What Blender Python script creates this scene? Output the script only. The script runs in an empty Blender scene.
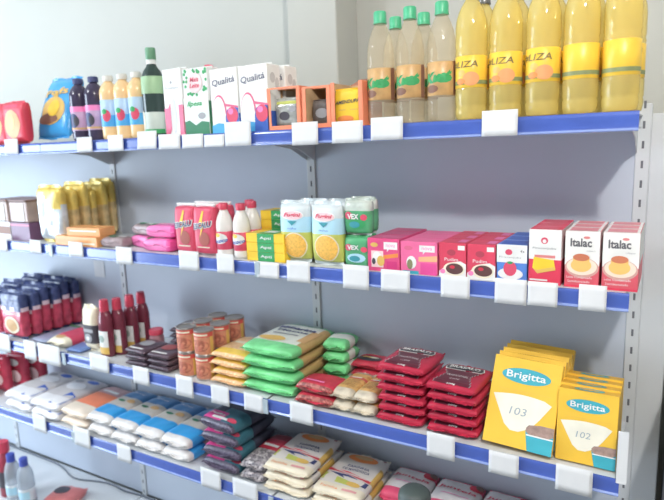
import bpy, math, random
from mathutils import Vector, Matrix, noise
random.seed(7)
SC = bpy.context.scene
COL = SC.collection
PI = math.pi
R = math.radians

# ------------------------------------------------------------------ camera
CAM = Vector((0.07333, -1.70607, 1.74672))
RT = Vector((0.86466303, 0.50113579, -0.0349394))
UP = Vector((-0.0578601, 0.16843799, 0.98401263))
FW = Vector((-0.49900907, 0.84881775, -0.17463787))
FPX = 584.523
cd = bpy.data.cameras.new('camera')
cam = bpy.data.objects.new('camera', cd); COL.objects.link(cam)
m3 = Matrix((RT, UP, -FW)).transposed()
cam.matrix_world = Matrix.Translation(CAM) @ m3.to_4x4()
cd.sensor_fit = 'HORIZONTAL'; cd.sensor_width = 36; cd.lens = 36 * FPX / 664
cd.clip_start = 0.05
cd.dof.use_dof = True; cd.dof.focus_distance = 1.45; cd.dof.aperture_fstop = 3.0
SC.camera = cam

def px_of(x, y, z):
    d = Vector((x, y, z)) - CAM
    return 332 + FPX * d.dot(RT) / d.dot(FW)
def at_y(u, v, y):
    d = FW + RT * ((u - 332) / FPX) - UP * ((v - 250) / FPX)
    return CAM + d * ((y - CAM.y) / d.y)
def at_z(u, v, z):
    d = FW + RT * ((u - 332) / FPX) - UP * ((v - 250) / FPX)
    return CAM + d * ((z - CAM.z) / d.z)
DECK = {1: 1.7977, 2: 1.4094, 3: 0.9677, 4: 0.6305, 0: 0.163}
YF = -0.305
def px(s, u, y=YF, dz=0.0):
    lo, hi = -6.0, 1.5
    for _ in range(40):
        m = (lo + hi) / 2
        if px_of(m, y, DECK[s] + dz) < u: lo = m
        else: hi = m
    return lo

# ------------------------------------------------------------------ materials
def lin(c):
    c /= 255.0
    return c / 12.92 if c <= 0.04045 else ((c + 0.055) / 1.055) ** 2.4
def rgb(t): return (lin(t[0]), lin(t[1]), lin(t[2]), 1)
MATS = {}
def P(name, col, rough=0.5, var=0.06, vs=18.0, bump=0.0, bs=60.0, metal=0.0, spec=0.4):
    """principled material with a slight procedural colour variation and optional crinkle bump"""
    if name in MATS: return MATS[name]
    m = bpy.data.materials.new(name); m.use_nodes = True
    nt = m.node_tree; b = nt.nodes['Principled BSDF']
    b.inputs['Roughness'].default_value = rough; b.inputs['Metallic'].default_value = metal
    b.inputs['Specular IOR Level'].default_value = spec
    tc = nt.nodes.new('ShaderNodeTexCoord')
    n = nt.nodes.new('ShaderNodeTexNoise'); n.inputs['Scale'].default_value = vs; n.inputs['Detail'].default_value = 2
    nt.links.new(tc.outputs['Object'], n.inputs['Vector'])
    r = nt.nodes.new('ShaderNodeValToRGB')
    c = rgb(tuple(x * .87 + .13 * 205 for x in col))  # pale grey mixed into every colour to paint in lens haze
    r.color_ramp.elements[0].position = 0.3; r.color_ramp.elements[1].position = 0.7
    r.color_ramp.elements[0].color = tuple(max(0, x * (1 - var)) for x in c[:3]) + (1,)
    r.color_ramp.elements[1].color = tuple(min(1, x * (1 + var)) for x in c[:3]) + (1,)
    nt.links.new(n.outputs['Fac'], r.inputs['Fac']); nt.links.new(r.outputs['Color'], b.inputs['Base Color'])
    if bump:
        n2 = nt.nodes.new('ShaderNodeTexNoise'); n2.inputs['Scale'].default_value = bs; n2.inputs['Detail'].default_value = 3
        n2.inputs['Distortion'].default_value = 0.6
        nt.links.new(tc.outputs['Object'], n2.inputs['Vector'])
        bp = nt.nodes.new('ShaderNodeBump'); bp.inputs['Strength'].default_value = bump; bp.inputs['Distance'].default_value = 0.004
        nt.links.new(n2.outputs['Fac'], bp.inputs['Height']); nt.links.new(bp.outputs['Normal'], b.inputs['Normal'])
    MATS[name] = m
    return m
def grain(name, c1, c2, c3, scale=220, rough=0.3):
    """grains or beans seen through a clear film: a cellular pattern of three colours"""
    if name in MATS: return MATS[name]
    m = bpy.data.materials.new(name); m.use_nodes = True
    nt = m.node_tree; b = nt.nodes['Principled BSDF']; b.inputs['Roughness'].default_value = rough
    tc = nt.nodes.new('ShaderNodeTexCoord'); v = nt.nodes.new('ShaderNodeTexVoronoi'); v.inputs['Scale'].default_value = scale
    nt.links.new(tc.outputs['Object'], v.inputs['Vector'])
    s = nt.nodes.new('ShaderNodeSeparateColor'); nt.links.new(v.outputs['Color'], s.inputs['Color'])
    r = nt.nodes.new('ShaderNodeValToRGB'); r.color_ramp.elements[0].color = rgb(c1); r.color_ramp.elements[1].color = rgb(c3)
    e = r.color_ramp.elements.new(0.5); e.color = rgb(c2)
    nt.links.new(s.outputs['Red'], r.inputs['Fac']); nt.links.new(r.outputs['Color'], b.inputs['Base Color'])
    bp = nt.nodes.new('ShaderNodeBump'); bp.inputs['Strength'].default_value = 0.4; bp.inputs['Distance'].default_value = 0.002
    nt.links.new(v.outputs['Distance'], bp.inputs['Height']); nt.links.new(bp.outputs['Normal'], b.inputs['Normal'])
    MATS[name] = m
    return m
def clear(name, tint, body, fac=0.5, rough=0.08):
    """thin see-through plastic with its contents' tint"""
    if name in MATS: return MATS[name]
    m = bpy.data.materials.new(name); m.use_nodes = True
    nt = m.node_tree; b = nt.nodes['Principled BSDF']; out = nt.nodes['Material Output']
    b.inputs['Base Color'].default_value = rgb(body); b.inputs['Roughness'].default_value = rough
    b.inputs['Specular IOR Level'].default_value = 0.7
    tc = nt.nodes.new('ShaderNodeTexCoord')
    n2 = nt.nodes.new('ShaderNodeTexNoise'); n2.inputs['Scale'].default_value = 45; n2.inputs['Detail'].default_value = 2
    nt.links.new(tc.outputs['Object'], n2.inputs['Vector'])
    bp = nt.nodes.new('ShaderNodeBump'); bp.inputs['Strength'].default_value = 0.35; bp.inputs['Distance'].default_value = 0.004
    nt.links.new(n2.outputs['Fac'], bp.inputs['Height']); nt.links.new(bp.outputs['Normal'], b.inputs['Normal'])
    t = nt.nodes.new('ShaderNodeBsdfTransparent'); t.inputs['Color'].default_value = rgb(tint)
    mx = nt.nodes.new('ShaderNodeMixShader'); mx.inputs['Fac'].default_value = fac
    nt.links.new(t.outputs[0], mx.inputs[1]); nt.links.new(b.outputs[0], mx.inputs[2]); nt.links.new(mx.outputs[0], out.inputs['Surface'])
    MATS[name] = m
    return m

WHITE = P('white_print', (232, 232, 230), 0.45)
CREAM = P('cream_print', (236, 226, 200), 0.5)
RED = P('red_print', (205, 38, 60), 0.4)
DRED = P('dark_red_print', (140, 25, 40), 0.4)
PINKRED = P('pinkish_red_print', (214, 62, 92), 0.4)
PINK = P('pink_print', (238, 120, 180), 0.4)
HOTPINK = P('hot_pink_print', (222, 62, 140), 0.4)
MAGENTA = P('magenta_print', (205, 40, 110), 0.4)
BLUE = P('blue_print', (45, 85, 180), 0.4)
NAVY = P('navy_print', (38, 45, 95), 0.45)
SKY = P('sky_blue_print', (60, 160, 220), 0.4)
PALEBLUE = P('pale_blue_print', (170, 215, 235), 0.4)
GREEN = P('green_print', (40, 150, 80), 0.4)
DGREEN = P('dark_green_print', (30, 110, 70), 0.4)
OLIVE = P('olive_print', (185, 190, 80), 0.45)
YELLOW = P('yellow_print', (245, 198, 40), 0.4)
GOLD = P('gold_print', (220, 175, 80), 0.4)
ORANGE = P('orange_print', (235, 130, 55), 0.45)
TAN = P('tan_print', (205, 160, 105), 0.5)
BROWN = P('brown_print', (120, 75, 55), 0.5)
CHOC = P('chocolate_print', (80, 45, 45), 0.45)
GREY = P('grey_print', (150, 150, 155), 0.5)
DARK = P('dark_print', (52, 48, 58), 0.45)
TEAL = P('teal_print', (40, 135, 150), 0.4)
TURQ = P('turquoise_print', (45, 160, 180), 0.4)

# ------------------------------------------------------------------ mesh builder
TEXTS = {}
def text_mesh(s, bold=0.0):
    k = (s, bold)
    if k not in TEXTS:
        cu = bpy.data.curves.new('lettering', 'FONT'); cu.body = s; cu.size = 1; cu.resolution_u = 2; cu.offset = bold
        o = bpy.data.objects.new('lettering', cu)
        me = bpy.data.meshes.new_from_object(o)
        vs = [(v.co.x, v.co.y) for v in me.vertices]; fs = [tuple(p.vertices) for p in me.polygons]
        bpy.data.objects.remove(o); bpy.data.meshes.remove(me); bpy.data.curves.remove(cu)
        x0 = min(v[0] for v in vs); x1 = max(v[0] for v in vs); y0 = min(v[1] for v in vs); y1 = max(v[1] for v in vs)
        vs = [((x - x0) / (x1 - x0) - 0.5, (y - y0) / (y1 - y0) - 0.5) for x, y in vs]
        TEXTS[k] = (vs, fs)
    return TEXTS[k]

class MB:
    def __init__(s): s.v = []; s.f = []; s.m = []; s.s = []; s.mats = []
    def mi(s, m):
        if m not in s.mats: s.mats.append(m)
        return s.mats.index(m)
    def add(s, vs, fs, mat, smooth=False):
        o = len(s.v); s.v += [tuple(v) for v in vs]
        for k, f in enumerate(fs):
            s.f.append(tuple(i + o for i in f)); s.s.append(smooth)
            s.m.append(s.mi(mat[k] if isinstance(mat, list) else mat))
    def box(s, x0, x1, y0, y1, z0, z1, mat, b=0.001, **face):
        """chamfered box; face overrides: top, bottom, front, back, left, right"""
        b = min(b, (x1 - x0) * .45, (y1 - y0) * .45, (z1 - z0) * .45)
        vs = []; idx = {}
        X = (x0, x1); Y = (y0, y1); Z = (z0, z1)
        for i in (0, 1):
            for j in (0, 1):
                for k in (0, 1):
                    sx, sy, sz = (b, -b)[i], (b, -b)[j], (b, -b)[k]
                    idx[i, j, k, 0] = len(vs); vs.append((X[i], Y[j] + sy, Z[k] + sz))
                    idx[i, j, k, 1] = len(vs); vs.append((X[i] + sx, Y[j], Z[k] + sz))
                    idx[i, j, k, 2] = len(vs); vs.append((X[i] + sx, Y[j] + sy, Z[k]))
        fs = []; ms = []
        def q(f, nm): fs.append(f); ms.append(face.get(nm, mat))
        for i, nm in ((0, 'left'), (1, 'right')):
            f = [idx[i, j, k, 0] for j, k in ((0, 0), (1, 0), (1, 1), (0, 1))]; q(f if i else f[::-1], nm)
        for j, nm in ((0, 'front'), (1, 'back')):
            f = [idx[i, j, k, 1] for i, k in ((0, 0), (1, 0), (1, 1), (0, 1))]; q(f[::-1] if j else f, nm)
        for k, nm in ((0, 'bottom'), (1, 'top')):
            f = [idx[i, j, k, 2] for i, j in ((0, 0), (1, 0), (1, 1), (0, 1))]; q(f if k else f[::-1], nm)
        for j in (0, 1):
            for k in (0, 1):
                f = [idx[0, j, k, 1], idx[1, j, k, 1], idx[1, j, k, 2], idx[0, j, k, 2]]
                q(f if j != k else f[::-1], 'edge')
        for i in (0, 1):
            for k in (0, 1):
                f = [idx[i, 0, k, 0], idx[i, 1, k, 0], idx[i, 1, k, 2], idx[i, 0, k, 2]]
                q(f if i == k else f[::-1], 'edge')
            for j in (0, 1):
                f = [idx[i, j, 0, 0], idx[i, j, 1, 0], idx[i, j, 1, 1], idx[i, j, 0, 1]]
                q(f if i == j else f[::-1], 'edge')
        for i in (0, 1):
            for j in (0, 1):
                for k in (0, 1):
                    f = [idx[i, j, k, 0], idx[i, j, k, 1], idx[i, j, k, 2]]
                    q(f if (i + j + k) % 2 else f[::-1], 'edge')
        s.add(vs, fs, ms)
    def lathe(s, prof, mat, n=24, cx=0, cy=0, smooth=True):
        """prof [(r, z)...]; mat one or a list per ring segment"""
        vs = []
        for r, z in prof:
            for i in range(n):
                a = 2 * PI * i / n; vs.append((cx + r * math.cos(a), cy + r * math.sin(a), z))
        fs = []; ms = []
        for k in range(len(prof) - 1):
            for i in range(n):
                j = (i + 1) % n
                fs.append((k * n + i, k * n + j, (k + 1) * n + j, (k + 1) * n + i))
                ms.append(mat[k] if isinstance(mat, list) else mat)
        s.add(vs, fs, ms, smooth)
        first = mat[0] if isinstance(mat, list) else mat; last = mat[-1] if isinstance(mat, list) else mat
        s.add([v for v in vs[:n]], [tuple(range(n))[::-1]], first)
        s.add([v for v in vs[-n:]], [tuple(range(n))], last)
    # --- flat print on a surface S(a, b, e): a right, b up, e lift
    def patch(s, S, a0, a1, b0, b1, mat, n=1, m=1, e=0.0006):
        vs = [S(a0 + (a1 - a0) * i / n, b0 + (b1 - b0) * j / m, e) for j in range(m + 1) for i in range(n + 1)]
        fs = [(j * (n + 1) + i, j * (n + 1) + i + 1, (j + 1) * (n + 1) + i + 1, (j + 1) * (n + 1) + i) for j in range(m) for i in range(n)]
        s.add(vs, fs, mat, n > 1)
    def disc(s, S, a, b, ra, rb, mat, n=20, e=0.0008, rings=1, t0=0, t1=2 * PI):
        vs = [S(a, b, e)]; fs = []
        full = abs(t1 - t0 - 2 * PI) < 1e-6
        cnt = n if full else n + 1
        for r in range(1, rings + 1):
            for i in range(cnt):
                t = t0 + (t1 - t0) * i / n
                vs.append(S(a + ra * r / rings * math.cos(t), b + rb * r / rings * math.sin(t), e))
        for i in range(n):
            j = (i + 1) % cnt
            fs.append((0, 1 + i, 1 + j))
            for r in range(1, rings):
                o = 1 + (r - 1) * cnt; p = o + cnt
                fs.append((o + i, p + i, p + j, o + j))
        s.add(vs, fs, mat, rings > 1)
    def poly(s, S, pts, mat, e=0.0008):
        s.add([S(a, b, e) for a, b in pts], [tuple(range(len(pts)))], mat)
    def text(s, S, t, a, b, w, h, mat, e=0.0012, bold=0.0, slant=0.0, rise=0.0):
        vs, fs = text_mesh(t, bold)
        s.add([S(a + x * w + y * slant * w, b + y * h + x * rise, e) for x, y in vs], fs, mat)
    def pillow(s, w, d, h, matf, tf=None, n=16, p=4.0, pw=0.42, seed=0.0, amp=0.12, fin=0.010, finmat=None, flat=0.6, sides=False):
        """a filled bag lying on z = 0, y = -d/2 its front; tf moves its points; returns the top surface S"""
        tf = tf or (lambda q: q)
        sgn = lambda t: math.sin(PI / 2 * t)
        dd = d - 2 * fin
        def pr(u, v): return max(0.0, (1 - abs(u) ** p) * (1 - abs(v) ** p)) ** pw
        def out(u, v):
            return w / 2 * u * (1 - 0.05 * (1 - abs(v)) ** 0.5 * 0 - 0.04 * v ** 4), dd / 2 * v * (1 - 0.03 * u ** 4)
        def top(u, v):
            x, y = out(u, v); q = pr(u, v)
            k = noise.noise((x * 28 + seed, y * 28, seed * 3.1)) * amp
            return x, y, h * 0.5 + h * 0.5 * min(1.0, q * (0.93 + k))
        def bot(u, v):
            x, y = out(u, v); q = pr(u, v) ** flat
            return x, y, h * 0.5 - h * 0.5 * q
        vs = []; fs = []; ms = []
        g = [[None] * (n + 1) for _ in range(n + 1)]; g2 = [[None] * (n + 1) for _ in range(n + 1)]
        for j in range(n + 1):
            for i in range(n + 1):
                u, v = sgn(-1 + 2 * i / n), sgn(-1 + 2 * j / n)
                g[j][i] = len(vs); vs.append(tf(top(u, v)))
        for j in range(n + 1):
            for i in range(n + 1):
                if i in (0, n) or j in (0, n): g2[j][i] = g[j][i]; continue
                u, v = sgn(-1 + 2 * i / n), sgn(-1 + 2 * j / n)
                g2[j][i] = len(vs); vs.append(tf(bot(u, v)))
        for j in range(n):
            for i in range(n):
                u, v = sgn(-1 + 2 * (i + .5) / n), sgn(-1 + 2 * (j + .5) / n)
                fs.append((g[j][i], g[j][i + 1], g[j + 1][i + 1], g[j + 1][i])); ms.append(matf(u, v, 1))
                fs.append((g2[j][i], g2[j + 1][i], g2[j + 1][i + 1], g2[j][i + 1])); ms.append(matf(u, v, 0))
        s.add(vs, fs, ms, True)
        if fin > 0:
            for sg in (-1, 1):
                vv = []
                for i in range(n + 1):
                    u = sgn(-1 + 2 * i / n); x, y = out(u, sg)
                    for q, k in ((0, 0), (1, 1)):
                        vv.append(tf((x, y + sg * fin * q, h * 0.5 + (0.0016 * (-1) ** i * k) + (0.10 * h * math.sin(5 * u + seed)) * k)))
                s.add(vv, [(2 * i, 2 * i + 1, 2 * i + 3, 2 * i + 2) for i in range(n)], finmat or matf(0, sg, 1), True)
        def S(a, b, e=0.0):
            x, y, z = top(max(-1, min(1, 2 * a - 1)), max(-1, min(1, 2 * b - 1)))
            return tf((x, y, z + e))
        return S
    def mesh(s, name):
        me = bpy.data.meshes.new(name); me.from_pydata(s.v, [], s.f)
        for m in s.mats: me.materials.append(m)
        me.polygons.foreach_set('material_index', s.m); me.polygons.foreach_set('use_smooth', s.s)
        me.update()
        return me
    def part(s, name, parent, label=None):
        o = bpy.data.objects.new(name, s.mesh(name)); COL.objects.link(o); o.parent = parent
        if label: o['label'] = label
        return o
    def solo(s, name): 
        o = bpy.data.objects.new(name, s.mesh(name)); COL.objects.link(o)
        return o

def empty(name):
    o = bpy.data.objects.new(name, None); COL.objects.link(o); o.empty_display_size = 0.05
    return o
def tag(o, label, cat, group=None, loc=None, rz=0.0, rx=0.0, ry=0.0):
    o['label'] = label; o['category'] = cat
    if group: o['group'] = group
    if loc is not None: o.location = loc
    o.rotation_euler = (rx, ry, rz)
    return o
def copy_tree(o, parent=None):
    c = o.copy(); COL.objects.link(c)
    if parent: c.parent = parent
    for ch in list(o.children): copy_tree(ch, c)
    return c
class Row:
    """first use takes the prototype itself, later uses copy it with its parts"""
    def __init__(s, proto, cat, group=None): s.p = proto; s.n = 0; s.cat = cat; s.g = group
    def put(s, label, loc, rz=0.0, rx=0.0, ry=0.0, group=None):
        o = s.p if s.n == 0 else copy_tree(s.p)
        s.n += 1
        return tag(o, label, s.cat, group or s.g, loc, rz, rx, ry)
def struct(o):
    o['kind'] = 'structure'; return o
def front(x0, x1, z0, z1, y): return lambda a, b, e=0: (x0 + (x1 - x0) * a, y - e, z0 + (z1 - z0) * b)
def topf(x0, x1, y0, y1, z): return lambda a, b, e=0: (x0 + (x1 - x0) * a, y0 + (y1 - y0) * b, z + e)
def side(y0, y1, z0, z1, x): return lambda a, b, e=0: (x + e, y0 + (y1 - y0) * a, z0 + (z1 - z0) * b)
def cyl(r, z0, z1, span=PI, mid=-PI / 2):
    def S(a, b, e=0):
        t = mid + (a - .5) * span
        return ((r + e) * math.cos(t), (r + e) * math.sin(t), z0 + (z1 - z0) * b)
    return S
def stand(h, d):
    """turn a lying pillow (its y axis) upright: front sheet faces -y, bottom at z = 0"""
    return lambda q: (q[0], h / 2 - q[2], q[1] + d / 2)
TH = ['first', 'second', 'third', 'fourth', 'fifth', 'sixth', 'seventh', 'eighth']

# ================================================================== the room
WALL = P('wall_paint', (187, 187, 179), 0.7, 0.02, 3, 0.05, 8)
FLOOR = P('floor_tile', (150, 148, 142), 0.4, 0.05, 6)
CEIL = P('ceiling_paint', (225, 225, 220), 0.8, 0.02, 3)
mb = MB(); mb.box(-6.5, 3.0, 0.255, 0.40, 0, 3.15, WALL, 0.001); struct(mb.solo('wall_back'))
mb = MB(); mb.box(-1.139, -0.940, 0.10, 0.2545, 0, 3.15, WALL, 0.004); struct(mb.solo('trim_1'))
mb = MB(); mb.box(-6.5, 3.0, -5.0, 0.40, -0.1, 0, FLOOR, 0.001); struct(mb.solo('floor'))
mb = MB(); mb.box(-6.5, 3.0, -5.0, 0.40, 3.15, 3.25, CEIL, 0.001); struct(mb.solo('ceiling'))

# ================================================================== the shelving unit
STEEL = P('shelf_white_steel', (206, 210, 214), 0.38, 0.03, 5)
PANEL = P('back_panel_steel', (190, 199, 214), 0.45, 0.03, 4)
RAIL = P('blue_price_rail', (44, 72, 165), 0.2, 0.08, 14, spec=.8)
RAILEDGE = P('pale_blue_rail_edge', (122, 144, 208), 0.16, 0.05, 14, spec=1.0)
SLOT = P('slot_shadow', (92, 94, 102), 0.8)
CLIP = P('grey_joint_clip', (160, 175, 185), 0.35)
gon = tag(empty('shelving_unit'), 'white steel shop shelving with blue price rails along the wall', 'shelves', loc=(0, 0, 0))
BAYS = [(-1, 0), (-2, -1), (-3, -2), (-4, -3)]
for i, (xa, xb) in enumerate(BAYS):
    mb = MB()
    mb.box(xa + 0.0168, xb - 0.0168, 0.001, 0.012, 0.165, 1.80, PANEL, 0.001)
    mb.part('back_panel', gon)
for i in range(5):
    x = -i
    mb = MB()
    mb.box(x - 0.0165, x + 0.0165, -0.004, 0.045, 0, 1.825, STEEL, 0.002)
    for k in range(36):
        z = 0.07 + k * 0.0498
        mb.box(x - 0.0028, x + 0.0028, -0.0046, 0.0, z, z + 0.019, SLOT, 0.0004)
    mb.part('upright', gon)
mb = MB(); mb.box(0.0166, 0.080, -0.0035, 0.05, 0, 1.80, STEEL, 0.002); mb.part('end_panel', gon)
def rail_mesh(xa, xb, zt):
    mb = MB()
    prof = [(-0.3185, 0.0), (-0.3200, -0.001), (-0.3215, -0.010), (-0.3220, -0.020), (-0.3218, -0.0325), (-0.3228, -0.0350), (-0.3245, -0.0362), (-0.3262, -0.0372), (-0.3268, -0.0390), (-0.3262, -0.0408), (-0.3245, -0.0417), (-0.3185, -0.0417)]
    n = len(prof); vs = []
    for x in (xa, xb):
        for y, z in prof: vs.append((x, y, zt + z))
    fs = []; ms = []
    for i in range(n):
        j = (i + 1) % n; fs.append((i, n + i, n + j, j)); ms.append(RAILEDGE if 5 <= i <= 9 else RAIL)
    mb.add(vs, [f[::-1] for f in fs], ms, True)
    mb.add(vs, [tuple(range(n)), tuple(range(2 * n - 1, n - 1, -1))], RAIL)
    return mb
def bracket(x, zt):
    """the tapering cantilever arm under a shelf end"""
    mb = MB(); t = 0.0012
    pts = [(-0.005, -0.004), (-0.300, -0.004), (-0.300, -0.028), (-0.10, -0.055), (-0.005, -0.095)]
    vs = [(x + s, y, zt + z) for s in (-t, t) for y, z in pts]; n = len(pts)
    fs = [tuple(range(n))[::-1], tuple(range(n, 2 * n))] + [(i, (i + 1) % n, n + (i + 1) % n, n + i) for i in range(n)]
    mb.add(vs, fs, STEEL)
    return mb
for s in (1, 2, 3, 4):
    zt = DECK[s]
    for i, (xa, xb) in enumerate(BAYS):
        a, b = xa + 0.004, xb - 0.004
        mb = MB()
        mb.box(a, b, -0.318, -0.004, zt - 0.004, zt - 0.0006, STEEL, 0.001)
        mb.box(a, b, -0.318, -0.3155, zt - 0.042, zt - 0.004, STEEL, 0.0008)
        mb.box(a, b, -0.3155, -0.300, zt - 0.042, zt - 0.040, STEEL, 0.0005)
        mb.box(a, b, -0.012, -0.0045, zt - 0.030, zt - 0.004, STEEL, 0.0008)
        sh = mb.part('shelf', gon)
        rail_mesh(xa + 0.001, xb - 0.001 if xb < 0 else xb + 0.004, zt).part('price_rail', sh)
        for x in (a + 0.010, b - 0.010): bracket(x, zt).part('bracket', sh)
        if i < 3 and not (s == 1):
            mb = MB(); mb.box(xa - 0.010, xa + 0.010, -0.331, -0.3268, zt - 0.046, zt + 0.002, CLIP, 0.001); mb.part('joint_clip', sh)
# base with the lowest deck
for i, (xa, xb) in enumerate(BAYS):
    mb = MB()
    mb.box(xa + 0.003, xb - 0.003, -0.42, -0.006, 0.14, 0.1625, STEEL, 0.002)
    mb.box(xa + 0.003, xb - 0.003, -0.40, -0.39, 0.001, 0.14, STEEL, 0.002)
    mb.part('base_deck', gon)

# ================================================================== price tags
PAPER = P('tag_paper', (216, 217, 220), 0.6, 0.02, 30)
INK = P('tag_ink', (196, 196, 202), 0.7)
PAPER2 = P('clear_tag_sleeve', (215, 224, 228), 0.25, 0.03, 30)
def price_tag(s, u0, u1, v0, v1, label, curl=0.0):
    zt = DECK[s]
    yv = -0.3285
    xa, xb = px(s, u0, yv), px(s, u1, yv)
    um = (u0 + u1) / 2
    z1 = at_y(um, v0, yv).z - zt; z0 = at_y(um, v1, yv).z - zt
    z1 = min(max(z1, -0.004), 0.030); z0 = min(max(z0, -0.060), -0.036)
    w = xb - xa
    mb = MB(); n = 8; m = 4; t = 0.0007
    vs = []
    for k in (0, 1):
        for j in range(m + 1):
            for i in range(n + 1):
                a, b = i / n, j / m
                y = -0.0008 * k - curl * (abs(a - .5) * 2) ** 2 * (1 - b) - 0.0025 * (1 - b) ** 2 + 0.002 * b * 0
                vs.append((w * (a - .5), y, z0 + (z1 - z0) * b))
    N = (n + 1) * (m + 1); fs = []
    for j in range(m):
        for i in range(n):
            q = j * (n + 1) + i
            fs.append((q, q + n + 1, q + n + 2, q + 1)); fs.append((N + q, N + q + 1, N + q + n + 2, N + q + n + 1))
    ring = [i for i in range(n + 1)] + [(j * (n + 1) + n) for j in range(1, m + 1)] + [m * (n + 1) + i for i in range(n - 1, -1, -1)] + [j * (n + 1) for j in range(m - 1, 0, -1)]
    for a, b in zip(ring, ring[1:] + ring[:1]): fs.append((a, b, N + b, N + a))
    mb.add(vs, fs, PAPER, True)
    tag(mb.solo('price_tag'), label, 'price tag', 'price tags on the shelf rails', (xa + w / 2, yv, zt))
T1 = [(5, 18, 139, 154, 'below the red packs at the far left'), (77, 92, 137, 152, 'below the two dark juice bottles'),
      (108, 123, 135, 151, 'below the three orange juice bottles'), (138, 157, 131, 149, 'below the green glass bottle, curling outward'),
      (158.5, 180, 134, 149, 'below the white and red milk carton'), (182, 203, 134, 148, 'below the green and white milk carton'),
      (204, 224, 136, 147, 'added over whitish rail below the left long-life milk carton'), (225, 251, 121, 146, 'standing high below the right long-life milk carton'),  # left carton tag is added where the rail itself is whitish
      (292, 318, 122, 145, 'below the left two orange display boxes'), (332, 363, 121, 143, 'below the orange box with a yellow packet'),
      (371, 403, 117, 140, 'below the soft drink bottles'), (482, 518, 110, 136, 'below the second oil bottle')]
for u0, u1, v0, v1, w in T1: price_tag(1, u0, u1, v0, v1, 'white price tag on the top shelf rail ' + w, 0.004 if 'curling' in w else 0.0)
T2 = [(-4, 7, 238, 251, 'at the far left edge below the sweets tray'), (30, 41, 240, 253, 'below the silver and gold bag'), (69, 83, 242, 256, 'below the orange flat boxes'),
      (116, 132, 247, 264, 'below the pink and grey packs'), (179, 199, 251, 270, 'below the red stand-up packets'), (217, 234, 254, 273, 'below the first white bottle'),
      (257, 279, 262, 278, 'below the green and yellow box stack'), (287, 310, 261, 282, 'below the left clear pouch'), (343, 369, 265, 289, 'below the green packet pair'),
      (381, 410, 270, 292, 'below the pink boxes'), (441, 470, 276, 298, 'below the red pudding boxes'), (495, 527, 279, 304, 'below the small blue carton'),
      (528, 558, 282, 306, 'below the carton with a cheese picture'), (579, 607, 285, 311, 'between the two flan cartons')]
for u0, u1, v0, v1, w in T2: price_tag(2, u0, u1, v0, v1, 'white tag on the second shelf rail ' + w)
T3 = [(-2, 10, 334, 351, 'at its far left end'), (24, 36, 341, 359, 'below the blue and red cracker bags'), (38, 60, 345, 364, 'added over whitish rail below the flat pack on the shelf'), (90, 109, 350, 371, 'below the first sauce bottle'),  # flat pack tag is added, standing in for a whitish stretch of rail
      (133, 149, 367, 384, 'below the dark flat packs'), (176, 193, 376, 396, 'below the front pair of cans'), (211, 229, 386, 404, 'below the yellow bag stack'),
      (244, 263, 394, 411, 'below the green bag stack'), (290, 313, 403, 423, 'below the small red bags'), (427, 455, 434, 458, 'below the right red coffee pack stack'),
      (489, 519, 453, 475, 'below the coffee filter box marked 103'), (556, 593, 467, 493, 'below the coffee filter box marked 102')]
for u0, u1, v0, v1, w in T3: price_tag(3, u0, u1, v0, v1, 'white price tag on the third shelf rail ' + w)
T4 = [(33, 46, 415, 431, 'below the white flour bags'), (74, 90, 425, 446, 'below the cream bags'), (117, 131, 445, 461, 'below the blue and white bags'),
      (201, 221, 466, 488, 'below the dark bean bags'), (233, 258, 478, 494, 'below the speckled bean packs')]
for u0, u1, v0, v1, w in T4: price_tag(4, u0, u1, v0, v1, 'white price tag on the fourth shelf rail ' + w)
mb = MB(); mb.box(-0.011, 0.011, 0, 0.001, 0, 0.125, PAPER, 0.0004)
tag(mb.solo('card_strip'), 'narrow white card strip upright at the third shelf right end', 'card', loc=(0.0085, -0.328, DECK[3] - 0.006), rx=R(-4))
mb = MB(); mb.box(-0.035, 0.035, -0.0005, 0, 0, 0.075, PAPER, 0.0002)
p = at_y(100, 277, -0.001)
tag(mb.solo('paper_note'), 'pale paper note stuck on the back panel above the red sauce bottles', 'paper', loc=(p.x, -0.0003, p.z))

# ================================================================== TOP SHELF
Z1 = DECK[1]
# red biscuit packs
mb = MB()
S = mb.pillow(0.150, 0.165, 0.05, lambda u, v, t: RED, stand(0.05, 0.165), seed=2, fin=0.006, pw=.3)
mb.disc(S, .5, .46, .34, .36, TAN, 22, 0.001, 4); mb.disc(S, .45, .52, .2, .2, GOLD, 18, 0.0018, 3); mb.patch(S, .2, .8, .87, .95, PINKRED, 6, 1, 0.001)
r = Row(mb.solo('biscuit_pack'), 'biscuits', 'red biscuit packs at the left of the top shelf')
r.put('red biscuit pack with a big tan biscuit picture, leftmost on the top shelf', (-2.326, -0.272, Z1))
r.put('red biscuit pack half hidden by the blue snack bag', (-2.168, -0.293, Z1), R(-2))
# blue snack bag
mb = MB()
BAGB = P('blue_foil', (45, 150, 220), 0.25, 0.1, 14, 0.5, 25)
S = mb.pillow(0.188, 0.265, 0.070, lambda u, v, t: BAGB, stand(0.070, 0.265), seed=5, fin=0.010, p=3.0, pw=.45)
mb.disc(S, .50, .40, .36, .24, GOLD, 20, 0.0015, 4); mb.disc(S, .40, .26, .32, .09, BROWN, 16, 0.0022, 3); mb.disc(S, .55, .44, .17, .14, YELLOW, 16, 0.0030, 3)
mb.disc(S, .52, .60, .08, .14, GOLD, 12, 0.002, 3)
mb.text(S, 'Pofs', .52, .72, .66, .12, GOLD, 0.004, 0.03, 0, .06)
tag(mb.solo('snack_bag'), 'bright blue snack bag with golden puff picture leaning right', 'snack bag', None, (-2.070, -0.215, Z1 + 0.0145), R(2), R(-22), 0)
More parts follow.
